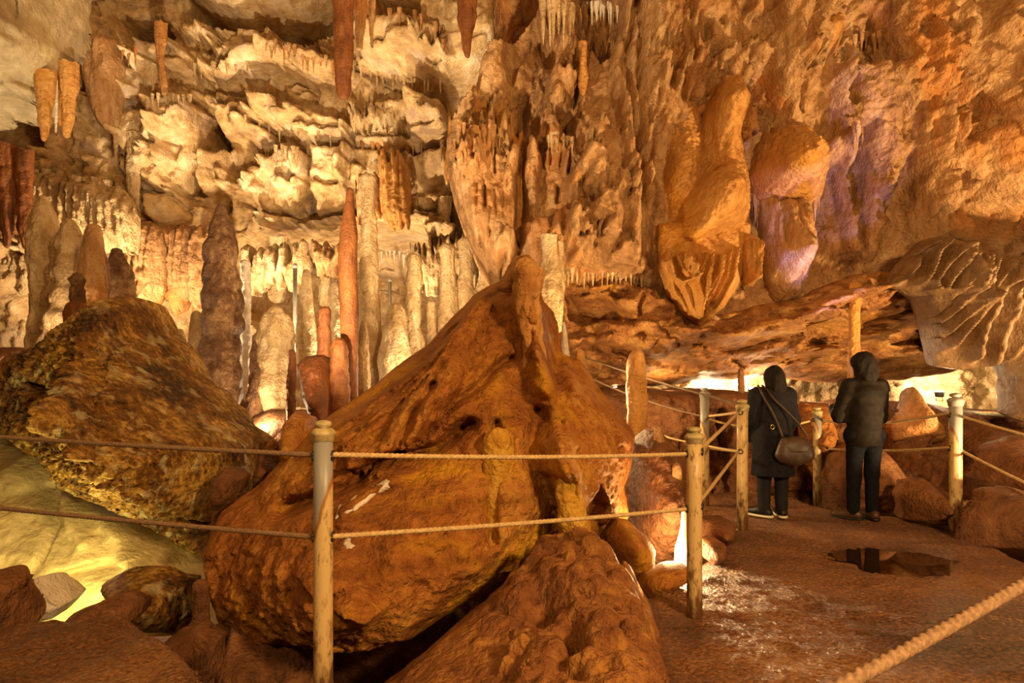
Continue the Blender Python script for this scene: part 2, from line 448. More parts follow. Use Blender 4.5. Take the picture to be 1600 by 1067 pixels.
def spire(name, px, y0, y1, prof, Y, mat, seed=0, lump=0.12, ring=0.0, lean=0.0, nth=36, embed=0.25, parent=None, wob=0.03, sc=1.0, res=0.02, oval=1.0, drip=0.0):
    """stalagmite (y0 = base row below y1 = tip row) or stalactite (y0 = root row above y1); prof = half widths in pixels, root to tip"""
    a = at(px, y0, Y); b = at(px + lean, y1, Y)
    Lz = b.z - a.z; n = max(6, int(abs(Lz) / res)); sgn = 1 if Lz > 0 else -1
    t = np.linspace(0, 1, n); tp = np.linspace(0, 1, len(prof))
    r = np.interp(t, tp, np.array(prof, float)) * Y / FPX
    # round the tip
    tipr = r[-1]; dz = (1 - t) * abs(Lz); r = np.where(dz < tipr, np.sqrt(np.clip(tipr ** 2 - (tipr - dz) ** 2, 0, None)) + 1e-4, r)
    zz = a.z + t * Lz
    if embed:
        zz = np.concatenate([[a.z - sgn * embed], zz]); r = np.concatenate([[r[0] * 1.15], r]); t = np.concatenate([[0], t]); n += 1
    th = np.linspace(0, 2 * math.pi, nth, endpoint=False)
    T, TH = np.meshgrid(t, th, indexing='ij'); R = np.repeat(r[:, None], nth, 1); ZZ = np.repeat(zz[:, None], nth, 1)
    rm = max(r.max(), 1e-3); s = sc * 1.1 / rm; so = seed * 11.3
    cx, cy = np.cos(TH), np.sin(TH)
    nz = fbm(cx * 0.9 + so, cy * 0.9, ZZ * s * 0.55, 4) * lump * 2.0
    if ring: nz = nz + ring * (np.abs(np.sin(ZZ * s * 2.2 + 1.2 * pn(cx + so, cy, ZZ * s * 0.3))) - 0.5)
    if drip: nz = nz + drip * fbm(cx * 2.5 + so, cy * 2.5, ZZ * s * 0.2, 3, ridged=True)
    RR = R * np.clip(1 + nz, 0.2, 2)
    ax = a.x + (b.x - a.x) * T + wob * fbm(ZZ * 1.3 + so, 0 * ZZ, 0 * ZZ + 1, 2); ay = Y + wob * fbm(ZZ * 1.3, 0 * ZZ + so, 0 * ZZ + 4, 2)
    Xv = ax + RR * cx; Yv = ay + RR * cy * oval
    Zv = ZZ + 0.25 * RR * pn(cx * 2 + so, cy * 2, ZZ * s)
    # geometry about the root, so the object's origin is its base
    org = Vector((a.x, Y, a.z))
    V = np.stack([Xv - org.x, Yv - org.y, Zv - org.z], -1).reshape(-1, 3)
    i = np.arange((n - 1) * nth); rr = i // nth; c = i % nth; c2 = (c + 1) % nth
    Q = np.stack([rr * nth + c, rr * nth + c2, (rr + 1) * nth + c2, (rr + 1) * nth + c], 1)
    if sgn < 0: Q = Q[:, ::-1]
    o = mesh_obj(name, V, Q, mat, parent); o.location = org
    return o


def sweep(name, pts, rad, mat, nth=10, parent=None, twist=0.0, lobes=3, amp=0.16, step=None, org=None):
    """tube along pts; twist = turns per metre for rope strands"""
    P = np.array([tuple(p) for p in pts], float)
    if step:
        seg = np.r_[0, np.cumsum(np.linalg.norm(np.diff(P, axis=0), axis=1))]
        s = np.linspace(0, seg[-1], max(2, int(seg[-1] / step)))
        P = np.stack([np.interp(s, seg, P[:, k]) for k in range(3)], 1)
    else:
        s = np.r_[0, np.cumsum(np.linalg.norm(np.diff(P, axis=0), axis=1))]
    rad = np.interp(np.linspace(0, 1, len(P)), np.linspace(0, 1, np.size(rad)), np.atleast_1d(rad))
    T = np.gradient(P, axis=0); T /= np.linalg.norm(T, axis=1)[:, None] + 1e-9
    ref = np.array([0, 0, 1.0]) if abs(T[:, 2]).mean() < 0.8 else np.array([0, 1.0, 0])
    U = np.cross(T, ref); U /= np.linalg.norm(U, axis=1)[:, None] + 1e-9; W = np.cross(U, T)
    th = np.linspace(0, 2 * math.pi, nth, endpoint=False)
    S, TH = np.meshgrid(s, th, indexing='ij')
    R = rad[:, None] * (1 + (amp * np.abs(np.cos(lobes * 0.5 * (TH - twist * 2 * math.pi * S))) - amp * 0.5 if twist else 0))
    V = P[:, None, :] + R[..., None] * (np.cos(TH)[..., None] * U[:, None, :] + np.sin(TH)[..., None] * W[:, None, :])
    o_ = np.array(org if org is not None else (0, 0, 0), float)
    n = len(P); V = V.reshape(-1, 3) - o_
    i = np.arange((n - 1) * nth); rr = i // nth; c = i % nth; c2 = (c + 1) % nth
    Q = [tuple(q) for q in np.stack([rr * nth + c, rr * nth + c2, (rr + 1) * nth + c2, (rr + 1) * nth + c], 1)]
    Q += [tuple(range(nth - 1, -1, -1)), tuple(range((n - 1) * nth, n * nth))]
    o = mesh_obj(name, V, Q, mat, parent)
    if org is not None: o.location = org
    return o


def lathe(name, prof, mat, parent=None, nth=28, loc=(0, 0, 0)):
    V = []; F = []
    for r, z in prof:
        for k in range(nth):
            a = 2 * math.pi * k / nth; V.append((r * math.cos(a) + loc[0], r * math.sin(a) + loc[1], z + loc[2]))
    for i in range(len(prof) - 1):
        for k in range(nth):
            k2 = (k + 1) % nth; F.append((i * nth + k, i * nth + k2, (i + 1) * nth + k2, (i + 1) * nth + k))
    F.append(tuple(range(nth - 1, -1, -1))); F.append(tuple(range((len(prof) - 1) * nth, len(prof) * nth)))
    return mesh_obj(name, V, F, mat, parent)


def nets(name, fn, lo, hi, h, mat, parent=None, smooth=2):
    """surface of the signed distance function fn (negative inside), one closed skin"""
    lo = np.array(lo, float); n = [int((hi[k] - lo[k]) / h) + 2 for k in range(3)]
    ax = [lo[k] + h * np.arange(n[k]) for k in range(3)]
    X, Y, Z = np.meshgrid(*ax, indexing='ij'); D = fn(X, Y, Z)
    s = D < 0
    c = [s[i:n[0] - 1 + i, j:n[1] - 1 + j, k:n[2] - 1 + k] for i in (0, 1) for j in (0, 1) for k in (0, 1)]
    cnt = sum(q.astype(int) for q in c); act = (cnt > 0) & (cnt < 8)
    I = np.argwhere(act); vid = np.full(act.shape, -1); vid[act] = np.arange(len(I))
    acc = np.zeros((len(I), 3)); num = np.zeros(len(I))
    cor = [(i, j, k) for i in (0, 1) for j in (0, 1) for k in (0, 1)]
    for a in range(8):
        for b in range(a + 1, 8):
            da = np.array(cor[a]); db = np.array(cor[b])
            if np.abs(da - db).sum() != 1: continue
            va = D[I[:, 0] + da[0], I[:, 1] + da[1], I[:, 2] + da[2]]; vb = D[I[:, 0] + db[0], I[:, 1] + db[1], I[:, 2] + db[2]]
            m = (va < 0) != (vb < 0); t = np.where(m, va / np.where(np.abs(va - vb) < 1e-12, 1, va - vb), 0)
            acc[m] += (da + t[:, None] * (db - da))[m]; num[m] += 1
    V = lo + h * (I + acc / num[:, None])
    Q = []
    for axis in range(3):
        o1, o2 = [(1, 2), (2, 0), (0, 1)][axis]
        sl = [slice(None)] * 3; sh = [slice(None)] * 3; sl[axis] = slice(0, -1); sh[axis] = slice(1, None)
        e = s[tuple(sl)] != s[tuple(sh)]
        E = np.argwhere(e); E = E[(E[:, o1] > 0) & (E[:, o2] > 0) & (E[:, o1] < n[o1] - 1) & (E[:, o2] < n[o2] - 1)]
        d1 = np.zeros(3, int); d1[o1] = 1; d2 = np.zeros(3, int); d2[o2] = 1
        g = lambda A: vid[A[:, 0], A[:, 1], A[:, 2]]
        q = np.stack([g(E), g(E - d1), g(E - d1 - d2), g(E - d2)], 1)
        fl = s[E[:, 0], E[:, 1], E[:, 2]]
        q[~fl] = q[~fl][:, ::-1]; Q.append(q)
    Q = np.concatenate(Q)[:, ::-1]
    for _ in range(smooth):
        A = np.zeros_like(V); k = np.zeros(len(V))
        for i in range(4):
            np.add.at(A, Q[:, i], V[Q[:, (i + 1) % 4]]); np.add.at(A, Q[:, i], V[Q[:, (i + 3) % 4]]); np.add.at(k, Q[:, i], 2)
        V = 0.5 * V + 0.5 * A / k[:, None]
    return mesh_obj(name, V, Q, mat, parent)


def cap(p, a, b, ra, rb):
    X, Y, Z = p; a = np.array(a, float); b = np.array(b, float); e = b - a; L2 = (e * e).sum() + 1e-12
    t = np.clip(((X - a[0]) * e[0] + (Y - a[1]) * e[1] + (Z - a[2]) * e[2]) / L2, 0, 1)
    return np.sqrt((X - a[0] - e[0] * t) ** 2 + (Y - a[1] - e[1] * t) ** 2 + (Z - a[2] - e[2] * t) ** 2) - (ra + (rb - ra) * t)


def ell(p, c, r, rz=0.0):
    X, Y, Z = p; dx, dy, dz = X - c[0], Y - c[1], Z - c[2]
    if rz:
        co, si = math.cos(rz), math.sin(rz); dx, dy = co * dx + si * dy, -si * dx + co * dy
    k = np.sqrt((dx / r[0]) ** 2 + (dy / r[1]) ** 2 + (dz / r[2]) ** 2)
    return (k - 1) * min(r)


def smin(ds, k):
    r = ds[0]
    for d in ds[1:]:
        h = np.clip(0.5 + 0.5 * (d - r) / k, 0, 1); r = d + (r - d) * h - k * h * (1 - h)
    return r



# ================================================================ THE SETTING
# ---- floor of the visitors' path
PATH = [(-5.2, -2.0), (-5.2, 3.6)]
for p in [(-60, 985), (60, 966), (120, 962), (185, 950), (250, 975), (300, 1020), (330, 1062)]:
    y = floor_y(p[1]); PATH.append(((p[0] - 800) / FPX * y, y))
PATH += [(-1.0, 3.02), (0.2, 3.0)]
for p in [(850, 1055), (960, 1000), (1005, 930), (1030, 905), (1080, 880), (1112, 862), (1128, 830), (1112, 800), (1080, 785), (1085, 772), (1160, 766), (1250, 778), (1290, 792), (1330, 800), (1420, 806), (1480, 822), (1520, 838), (1570, 856), (1640, 890), (1760, 950)]:
    y = floor_y(p[1]); PATH.append(((p[0] - 800) / FPX * y, y))
PATH += [(4.6, 2.0), (4.6, -2.0)]


def path_z(x, y, d):
    z = 0.035 * fbm(x * 0.9, y * 0.9, 0 * x, 3) + 0.016 * fbm(x * 6, y * 6, 0 * x + 2, 4) + 0.007 * fbm(x * 26, y * 26, 0 * x + 2, 3)
    pud = np.exp(-(((x - 2.95) / 0.50) ** 2 + ((y - 5.27) / 0.46) ** 2) ** 2)
    z = z * (1 - 0.6 * pud) - 0.03 * pud
    near = np.clip((-x - 0.9) / 0.4, 0, 1) * np.clip((y - 2.6) / 1.0, 0, 1)
    z = z + near * 0.07 * fbm(x * 3, y * 3, 0 * x + 9, 4)
    return z - 0.10 * (1 - np.clip(d / 0.10, 0, 1)) ** 2


tag(terrain('floor', PATH, M['gravel'], path_z, 0.02, skirt=1.6), kind='structure')
# ---- cave bottom under everything
tag(terrain('ground', [(-13, -2), (-13, 17), (11, 17), (11, -2)], M['brown'],
            lambda x, y, d: -1.5 + 0.10 * np.clip(y - 5, 0, 8) + 0.25 * fbm(x * 0.7, y * 0.7, 0 * x, 4), 0.12, skirt=0.3), kind='structure')
# ---- roof high above, and the rock closing the chamber to the sides
tag(terrain('ceiling', [(-13, -3), (-13, 17), (11, 17), (11, -3)], M['pale'],
            lambda x, y, d: 8.6 + 0.7 * fbm(x * 0.35, y * 0.35, 0 * x, 4) - 0.3 * np.clip(4 - y, 0, 5) * 0.5, 0.12, skirt=0), kind='structure')


def side_wall(name, x, mat):
    yy, zz = np.meshgrid(np.linspace(-3, 17, 130), np.linspace(-2.2, 9.6, 80))
    xx = x + 0.6 * fbm(yy * 0.4, zz * 0.4, 0 * yy + x, 5)
    idx = np.arange(yy.size).reshape(yy.shape)
    q = np.stack([idx[:-1, :-1], idx[:-1, 1:], idx[1:, 1:], idx[1:, :-1]], -1).reshape(-1, 4)
    tag(mesh_obj(name, np.stack([xx, yy, zz], -1).reshape(-1, 3), q, mat), kind='structure')


side_wall('wall_left', -11.8, M['flow']); side_wall('wall_east', 9.6, M['flow'])

# ---- rear chamber wall: blocky pale limestone with dark hollows and curtains of dripstone
BK = 13.0
fe = []
P_ = lambda amp, r, gx, gz, pts, fr=None: fe.append(('p', amp, r, gx, gz, pts, fr) if fr else ('p', amp, r, gx, gz, pts))
# hollows that stay dark
P_(-3.0, 0.25, 0, 0, [(128, -70), (300, -70), (296, 60), (268, 20), (225, 30), (210, 60), (150, 80), (122, 70)])
P_(-2.8, 0.2, 0, 0, [(292, -70), (372, -70), (378, 62), (350, 72), (322, 90), (298, 78)])
P_(-2.8, 0.2, 0, 0, [(390, 10), (520, 30), (524, 92), (470, 80), (428, 62), (405, 45)])
P_(-2.8, 0.15, 0, 0, [(380, 96), (450, 112), (524, 122), (560, 102), (640, 124), (690, 128), (694, 172), (640, 152), (580, 154), (536, 172), (505, 168), (470, 150), (420, 150), (385, 140)])
P_(-2.0, 0.15, 0, 0, [(270, 105), (330, 108), (352, 138), (330, 152), (282, 140)])
P_(-1.2, 0.12, 0, 0, [(225, 128), (255, 122), (250, 155), (200, 168), (205, 150)])
P_(-1.8, 0.3, 0, 0, [(-60, 190), (10, 190), (120, 195), (165, 235), (172, 285), (100, 275), (40, 262), (-60, 262)])
P_(-1.0, 0.15, 0, 0, [(375, 230), (402, 225), (400, 262), (372, 285)])
P_(-1.0, 0.15, 0, 0, [(176, 170), (222, 170), (226, 190), (178, 200)])
# protruding blocks
P_(0.9, 0.18, 0.25, -0.35, [(545, 20), (600, 5), (700, -20), (795, -30), (790, 40), (770, 95), (735, 120), (690, 132), (640, 124), (560, 100), (548, 60)])
P_(0.55, 0.12, -0.2, 0.3, [(560, 70), (640, 55), (690, 80), (680, 120), (620, 118), (575, 102)])
P_(0.5, 0.14, 0, -0.4, [(375, -60), (524, -60), (522, 18), (470, 22), (410, 12), (378, 20)], (0.06, 0.3))
P_(0.8, 0.12, 0.1, 0.45, [(300, 78), (325, 92), (350, 78), (380, 66), (430, 64), (480, 82), (526, 95), (526, 118), (450, 108), (392, 96), (350, 104), (300, 100)])
P_(0.85, 0.14, 0.05, 0.4, [(385, 142), (430, 150), (470, 158), (520, 172), (545, 190), (540, 215), (480, 212), (430, 198), (390, 180)])
P_(0.75, 0.16, 0.2, 0.1, [(545, 176), (575, 160), (640, 154), (695, 172), (700, 205), (692, 228), (640, 232), (585, 226), (550, 226)])
P_(0.5, 0.12, -0.3, 0.2, [(640, 170), (698, 176), (700, 226), (650, 228)])
P_(0.7, 0.14, 0.2, -0.2, [(222, 66), (262, 50), (292, 80), (300, 108), (270, 118), (232, 116)], (0.05, 0.3))
P_(0.55, 0.14, -0.2, 0.3, [(180, 100), (225, 112), (265, 122), (252, 150), (205, 160), (176, 140)])
P_(0.7, 0.18, 0.25, -0.15, [(168, 170), (225, 160), (300, 158), (330, 180), (320, 225), (308, 262), (300, 300), (245, 300), (200, 270), (172, 220)])
P_(0.45, 0.12, -0.2, 0.2, [(258, 175), (305, 165), (335, 195), (330, 232), (296, 236), (270, 220)])
P_(0.75, 0.15, -0.2, 0.1, [(308, 236), (350, 228), (354, 300), (320, 306), (304, 275)])
P_(0.7, 0.16, 0.1, 0.3, [(330, 160), (385, 158), (415, 190), (430, 215), (405, 225), (370, 215), (335, 205)])
P_(0.7, 0.16, 0.25, 0.2, [(378, 258), (440, 232), (480, 238), (487, 290), (460, 332), (410, 326), (376, 300)])
P_(0.8, 0.16, -0.2, 0.25, [(484, 222), (545, 224), (548, 300), (540, 330), (490, 328), (482, 280)])
P_(0.6, 0.14, 0.2, 0.2, [(548, 232), (610, 230), (640, 240), (700, 236), (720, 300), (716, 340), (660, 345), (600, 345), (552, 330)])
P_(0.9, 0.16, 0.1, 0.4, [(455, 340), (520, 330), (560, 335), (640, 335), (700, 330), (730, 360), (720, 385), (690, 396), (640, 398), (580, 396), (520, 398), (465, 388)])
P_(0.6, 0.14, 0.2, 0.1, [(222, 304), (262, 300), (312, 342), (300, 354), (246, 354), (226, 335)])
P_(0.5, 0.12, -0.2, 0.1, [(262, 300), (330, 306), (334, 350), (312, 345)])
P_(0.7, 0.15, 0.1, 0.2, [(400, 330), (462, 336), (470, 372), (440, 400), (405, 392), (392, 356)])
rg = random.Random(11)
for i in range(110):      # broken shards and ledges
    x, y = rg.uniform(-20, 760), rg.uniform(-10, 400); s = rg.uniform(8, 30)
    P_(rg.uniform(0.10, 0.38), 0.05, rg.uniform(-.4, .4), rg.uniform(-.4, .4), [(x - s, y - s * rg.uniform(.1, .5)), (x, y - s * rg.uniform(.3, .7)), (x + s, y - s * rg.uniform(0, .5)), (x + s * .8, y + s * rg.uniform(.2, .6)), (x - s * .1, y + s * rg.uniform(.3, .8)), (x - s * .9, y + s * rg.uniform(.1, .5))], (0.06, 0.1) if i % 3 else None)
for i in range(60):
    x, y = rg.uniform(-20, 760), rg.uniform(0, 400)
    fe.append(('r', -rg.uniform(.08, .25), .03, [(x, y), (x + rg.uniform(-30, 30), y + rg.uniform(-10, 30)), (x + rg.uniform(-60, 60), y + rg.uniform(0, 50))]))
# dark cavity behind the columns
P_(-3.0, 0.3, 0, 0, [(500, 402), (585, 402), (640, 402), (694, 404), (712, 440), (716, 545), (690, 600), (560, 600), (520, 560), (470, 520), (420, 500), (425, 440), (470, 405)])
fe.append(('f', 0.12, 0.12, [(550, 232), (645, 232), (645, 345), (550, 345)]))
fe.append(('f', 0.12, 0.12, [(390, 330), (480, 330), (480, 420), (390, 420)]))
fe.append(('f', 0.10, 0.14, [(640, 240), (730, 240), (730, 440), (640, 440)]))
for pts in [[(345, 225), (342, 320)], [(372, 240), (370, 330)], [(246, 70), (258, 150), (268, 200), (286, 270)], [(700, 110), (706, 300)], [(484, 230), (486, 330)], [(548, 160), (552, 330)], [(196, 170), (200, 390)], [(430, 60), (425, 150)]]:
    fe.append(('r', 0.28, 0.07, pts))
for pts in [[(420, 215), (470, 225), (545, 222)], [(300, 300), (330, 330), (370, 335)], [(560, 228), (640, 236), (700, 232)], [(230, 300), (200, 270)], [(484, 300), (545, 305)], [(600, 60), (650, 30)], [(330, 152), (390, 156)]]:
    fe.append(('r', -0.3, 0.05, pts))
wall_back = tag(relief('wall_back', [(-340, -160), (900, -160), (900, 700), (-340, 700)], M['pale'], BK, res=0.03, bulge=0, rnd=0.3,
                       ctrl=[(0, 0, 11.5), (0, 300, 11.0), (0, 560, 11.0), (300, 0, 12.6), (300, 300, 13.0), (300, 500, 13.2), (550, 0, 12.2), (600, 200, 12.8), (600, 400, 13.4), (800, 100, 12.0), (800, 500, 13.5), (300, -100, 11.2), (600, -100, 11.0)],
                       feats=fe, noise=[(0.55, 0.35, 1, 1, 0), (1.6, 0.25, 1, 1, 1), (4.5, 0.12, 1, 0.8, 1), (9, 0.06, 1, 0.7, 0)], warp=(0.10, 1.3), skirt=1.0, seed=1), kind='structure')

# ---- the great flowstone wall at the right
RW = 9.0
fe = []
# tall pillars
P_(0.45, 0.25, 0, 0, [(965, -60), (1010, -60), (1005, 120), (1000, 260), (1012, 420), (985, 425), (975, 250), (962, 120)], (0.1, 0.1))
P_(0.40, 0.2, 0, 0, [(1012, -60), (1075, -60), (1078, 60), (1040, 150), (1022, 260), (1022, 420), (1004, 430), (1006, 120)])
P_(0.5, 0.3, 0, 0, [(1225, -60), (1318, -60), (1316, 70), (1285, 130), (1275, 200), (1225, 190), (1216, 90)])
P_(0.4, 0.25, 0, 0, [(1395, -60), (1460, -60), (1462, 100), (1455, 160), (1425, 180), (1400, 130)])
P_(0.5, 0.35, 0, 0, [(1325, 85), (1400, 80), (1452, 120), (1446, 220), (1420, 330), (1390, 400), (1340, 400), (1330, 250)])
P_(0.55, 0.35, 0, 0, [(1460, -60), (1550, -60), (1545, 120), (1535, 260), (1510, 380), (1465, 370), (1450, 220)])
P_(0.3, 0.3, 0, 0, [(1550, 120), (1660, 100), (1660, 430), (1560, 420), (1545, 300)])
# purple recess and slit
P_(-0.5, 0.15, 0, 0, [(1282, 225), (1312, 230), (1310, 330), (1292, 360), (1284, 310)])
P_(-0.5, 0.1, 0, 0, [(1276, 130), (1292, 140), (1288, 200), (1278, 208)])
P_(-0.6, 0.12, 0, 0, [(1315, 70), (1325, 78), (1322, 150), (1312, 120)])
P_(-0.45, 0.08, 0, 0, [(1478, 120), (1488, 150), (1500, 145), (1515, 160), (1526, 200), (1505, 195), (1480, 185), (1470, 180)], (0.2, 0.1))
# left masses
P_(-1.8, 0.3, 0, 0, [(770, -60), (850, -60), (852, 60), (835, 110), (800, 150), (765, 140), (758, 60)])
P_(-0.6, 0.15, 0, 0, [(895, 20), (925, 5), (965, 40), (962, 110), (930, 130), (905, 90)])
P_(0.55, 0.2, 0, 0, [(842, -60), (900, -60), (904, 30), (900, 95), (862, 100), (850, 40)], (0.25, 0.09))
P_(0.35, 0.15, 0, 0, [(915, -60), (970, -60), (970, 25), (945, 35), (920, 10)], (0.3, 0.07))
P_(0.6, 0.3, 0, 0.1, [(840, 100), (880, 95), (905, 110), (898, 150), (880, 200), (850, 215), (838, 160)])
P_(0.55, 0.2, 0, 0, [(720, 140), (790, 150), (815, 190), (812, 290), (800, 380), (775, 400), (740, 340), (705, 290), (700, 200)], (0.25, 0.12))
P_(0.5, 0.3, 0, 0, [(812, 180), (850, 176), (848, 260), (835, 330), (818, 300)], (0.2, 0.12))
P_(0.6, 0.25, 0, 0.2, [(850, 205), (900, 200), (898, 232), (870, 235), (848, 225)], (0.18, 0.07))
P_(0.5, 0.4, 0, 0, [(900, 180), (950, 170), (985, 210), (1000, 280), (1000, 410), (940, 412), (890, 400), (880, 330), (895, 250)], (0.06, 0.15))
P_(0.35, 0.2, 0, 0, [(820, 330), (870, 320), (880, 400), (860, 430), (830, 420)], (0.2, 0.1))
P_(-0.35, 0.08, 0, 0, [(962, 300), (968, 296), (970, 330), (964, 340)])
P_(-0.35, 0.08, 0, 0, [(900, 305), (906, 302), (904, 325), (899, 330)])
fe.append(('f', 0.16, 0.10, [(700, 200), (820, 200), (820, 420), (700, 420)]))
fe.append(('f', 0.14, 0.10, [(840, -60), (970, -60), (970, 100), (840, 100)]))
fe.append(('f', 0.10, 0.12, [(960, -60), (1080, -60), (1030, 160), (1010, 430), (960, 430)]))
fe.append(('f', 0.08, 0.18, [(1300, 60), (1660, 60), (1660, 420), (1300, 420)]))
fe.append(('f', 0.10, 0.10, [(810, 300), (890, 300), (890, 440), (810, 440)]))
fe.append(('k', 0.06, 0.08, [(1220, -60), (1460, -60), (1460, 260), (1330, 330), (1220, 190)], 0.8))
fe.append(('k', 0.05, 0.09, [(1460, -60), (1660, -60), (1660, 420), (1460, 420)], 0.8))
for pts, a, wd in [([(1000, -40), (968, 120), (990, 260), (1005, 420)], -0.4, 0.05), ([(1100, -60), (1085, 60), (1060, 150)], 0.25, 0.09), ([(1080, -60), (1072, 100), (1062, 160)], -0.25, 0.04),
                   ([(1228, -60), (1226, 190)], -0.35, 0.05), ([(1330, 250), (1325, 420)], -0.25, 0.05), ([(1458, 160), (1446, 300), (1470, 380)], -0.25, 0.05), ([(1541, 180), (1542, 400)], -0.3, 0.05),
                   ([(815, 170), (812, 330), (806, 430)], -0.4, 0.05), ([(905, 120), (912, 260), (890, 300)], 0.2, 0.08), ([(1300, 360), (1310, 450)], 0.2, 0.12), ([(1016, 150), (1012, 420)], -0.25, 0.03),
                   ([(1098, 180), (1090, 260), (1045, 380)], -0.3, 0.04), ([(905, 95), (908, 140)], 0.25, 0.05)]:
    fe.append(('r', a, wd, pts))
rg = random.Random(5)
for i in range(120):      # slits between drips
    x, y = rg.choice([(rg.uniform(715, 1010), rg.uniform(150, 420)), (rg.uniform(1295, 1620), rg.uniform(20, 410)), (rg.uniform(1010, 1300), rg.uniform(-20, 190))]); l = rg.uniform(6, 34)
    k = rg.choice([1, 1, 3, 4])
    for j in range(k):
        fe.append(('r', -rg.uniform(.12, .3), rg.uniform(.014, .03), [(x + j * 8, y + rg.uniform(-4, 4)), (x + j * 8 + rg.uniform(-2, 2), y + l)]))
for i in range(60):       # little dripping shelves
    x, y = rg.choice([(rg.uniform(715, 1010), rg.uniform(120, 410)), (rg.uniform(1295, 1620), rg.uniform(-20, 400)), (rg.uniform(1010, 1300), rg.uniform(-20, 160))]); s = rg.uniform(10, 34)
    P_(rg.uniform(.12, .32), .08, 0, .4, [(x - s, y), (x - s * .4, y - s * 1.3), (x + s * .5, y - s * 1.5), (x + s, y - s * .2), (x + s * .3, y + s * .3), (x - s * .5, y + s * .2)], (.12, .07))
wall_right = tag(relief('wall_right', [(775, -140), (1720, -140), (1720, 470), (1600, 455), (1480, 440), (1400, 445), (1330, 455), (1290, 480), (1240, 500), (1180, 520), (1110, 520), (1040, 500), (1010, 450), (960, 446), (900, 440), (845, 436), (800, 430), (760, 420), (712, 330), (698, 250), (705, 180), (745, 130), (760, 60)],
                        M['flow'], RW, res=0.021, bulge=0.35, rnd=0.35,
                        ctrl=[(800, 100, 9.8), (800, 300, 9.4), (900, 300, 9.1), (900, 50, 9.6), (1000, 200, 9.1), (1000, 400, 9.0), (1100, 50, 9.0), (1250, 50, 8.7), (1250, 300, 9.2), (1400, 200, 8.6), (1400, 400, 8.8), (1550, 100, 7.8), (1550, 300, 7.9), (1680, 200, 7.3), (1100, 480, 9.2)],
                        feats=fe, noise=[(0.7, 0.22, 1, 0.7, 0), (2.4, 0.10, 1, 0.6, 0), (6, 0.09, 1, 0.6, 1), (14, 0.04, 1, 0.7, 0), (9, 0.05, 1, 0.7, 2)], warp=(0.08, 1.6), fringe=(0.10, 0.09), skirt=2.5, seed=2), kind='structure')

# ---- rock roof of the low gallery, sloping back under the wall
fe = []
P_(0.35, 0.12, 0.2, 0.4, [(900, 450), (960, 458), (1000, 490), (960, 498), (910, 480)])
P_(0.4, 0.12, -0.2, 0.3, [(965, 470), (1010, 452), (1000, 500), (972, 508)])
P_(0.35, 0.15, 0.15, 0.35, [(1020, 510), (1120, 520), (1180, 505), (1260, 490), (1250, 525), (1150, 545), (1060, 540)])
P_(0.35, 0.12, -0.3, 0.3, [(940, 500), (1010, 505), (1060, 540), (1040, 580), (960, 580), (930, 540)])
P_(0.3, 0.12, 0.3, 0.2, [(1060, 540), (1150, 548), (1170, 575), (1090, 585)])
P_(0.4, 0.12, 0.3, 0.5, [(1170, 545), (1260, 520), (1265, 545), (1200, 578), (1165, 585)])
P_(0.5, 0.15, 0.2, 0.4, [(1255, 480), (1320, 455), (1400, 448), (1380, 480), (1330, 500), (1270, 512)])
P_(-0.5, 0.2, 0, 0, [(880, 455), (935, 468), (958, 500), (900, 515), (880, 500)])
P_(-0.9, 0.25, 0, 0, [(1350, 470), (1420, 470), (1440, 520), (1460, 560), (1420, 570), (1370, 530)])
fe.append(('r', 0.25, 0.08, [(1000, 505), (1100, 525), (1200, 510), (1330, 458)]))
rg = random.Random(8)
for i in range(70):
    x, y = rg.uniform(880, 1450), rg.uniform(450, 590); s = rg.uniform(10, 36)
    P_(rg.uniform(.08, .3), .05, rg.uniform(-.5, .5), rg.uniform(-.2, .6), [(x - s, y - s * .1), (x - s * .2, y - s * rg.uniform(.2, .5)), (x + s, y - s * .3), (x + s * .7, y + s * .2), (x - s * .2, y + s * .4)])
fe.append(('r', -0.2, 0.04, [(930, 545), (1000, 560), (1060, 575)]))
tag(relief('wall_gallery', [(862, 425, 9.0), (960, 432, 8.9), (1040, 470, 8.8), (1110, 490, 8.8), (1240, 470, 8.7), (1330, 432, 8.5), (1420, 425, 8.3), (1450, 440, 8.4), (1500, 500, 8.9), (1560, 560, 9.4), (1480, 584, 9.8), (1400, 592, 10.2), (1300, 600, 10.6), (1200, 582, 10.6), (1120, 590, 10.6), (1040, 600, 10.6), (950, 610, 10.6), (900, 600, 10.4), (870, 520, 9.6)],
           M['gallery'], 9.0, res=0.018, bulge=0.25, rnd=0.3, ctrl=[(1000, 520, 9.2), (1100, 540, 9.3), (1200, 540, 9.4), (1300, 520, 9.2), (1330, 560, 9.9), (1430, 520, 9.3), (940, 500, 9.7)],
           feats=fe, noise=[(0.9, 0.3, 1, 1.4, 0), (2.6, 0.22, 0.8, 1.5, 1), (7, 0.10, 0.8, 1.3, 1), (16, 0.04, 1, 1, 0)], warp=(0.08, 1.7), skirt=0.8, seed=3), kind='structure')
# the far end of the gallery
tag(relief('wall_rear', [(820, 420), (1760, 380), (1760, 720), (820, 720)], M['palecol'], 11.9, res=0.045, bulge=0.2, rnd=0.4, noise=[(0.9, 0.5, 1, 1, 0), (3, 0.25, 1, 1, 1), (9, 0.07, 1, 1, 0)], skirt=0.3, seed=4), kind='structure')

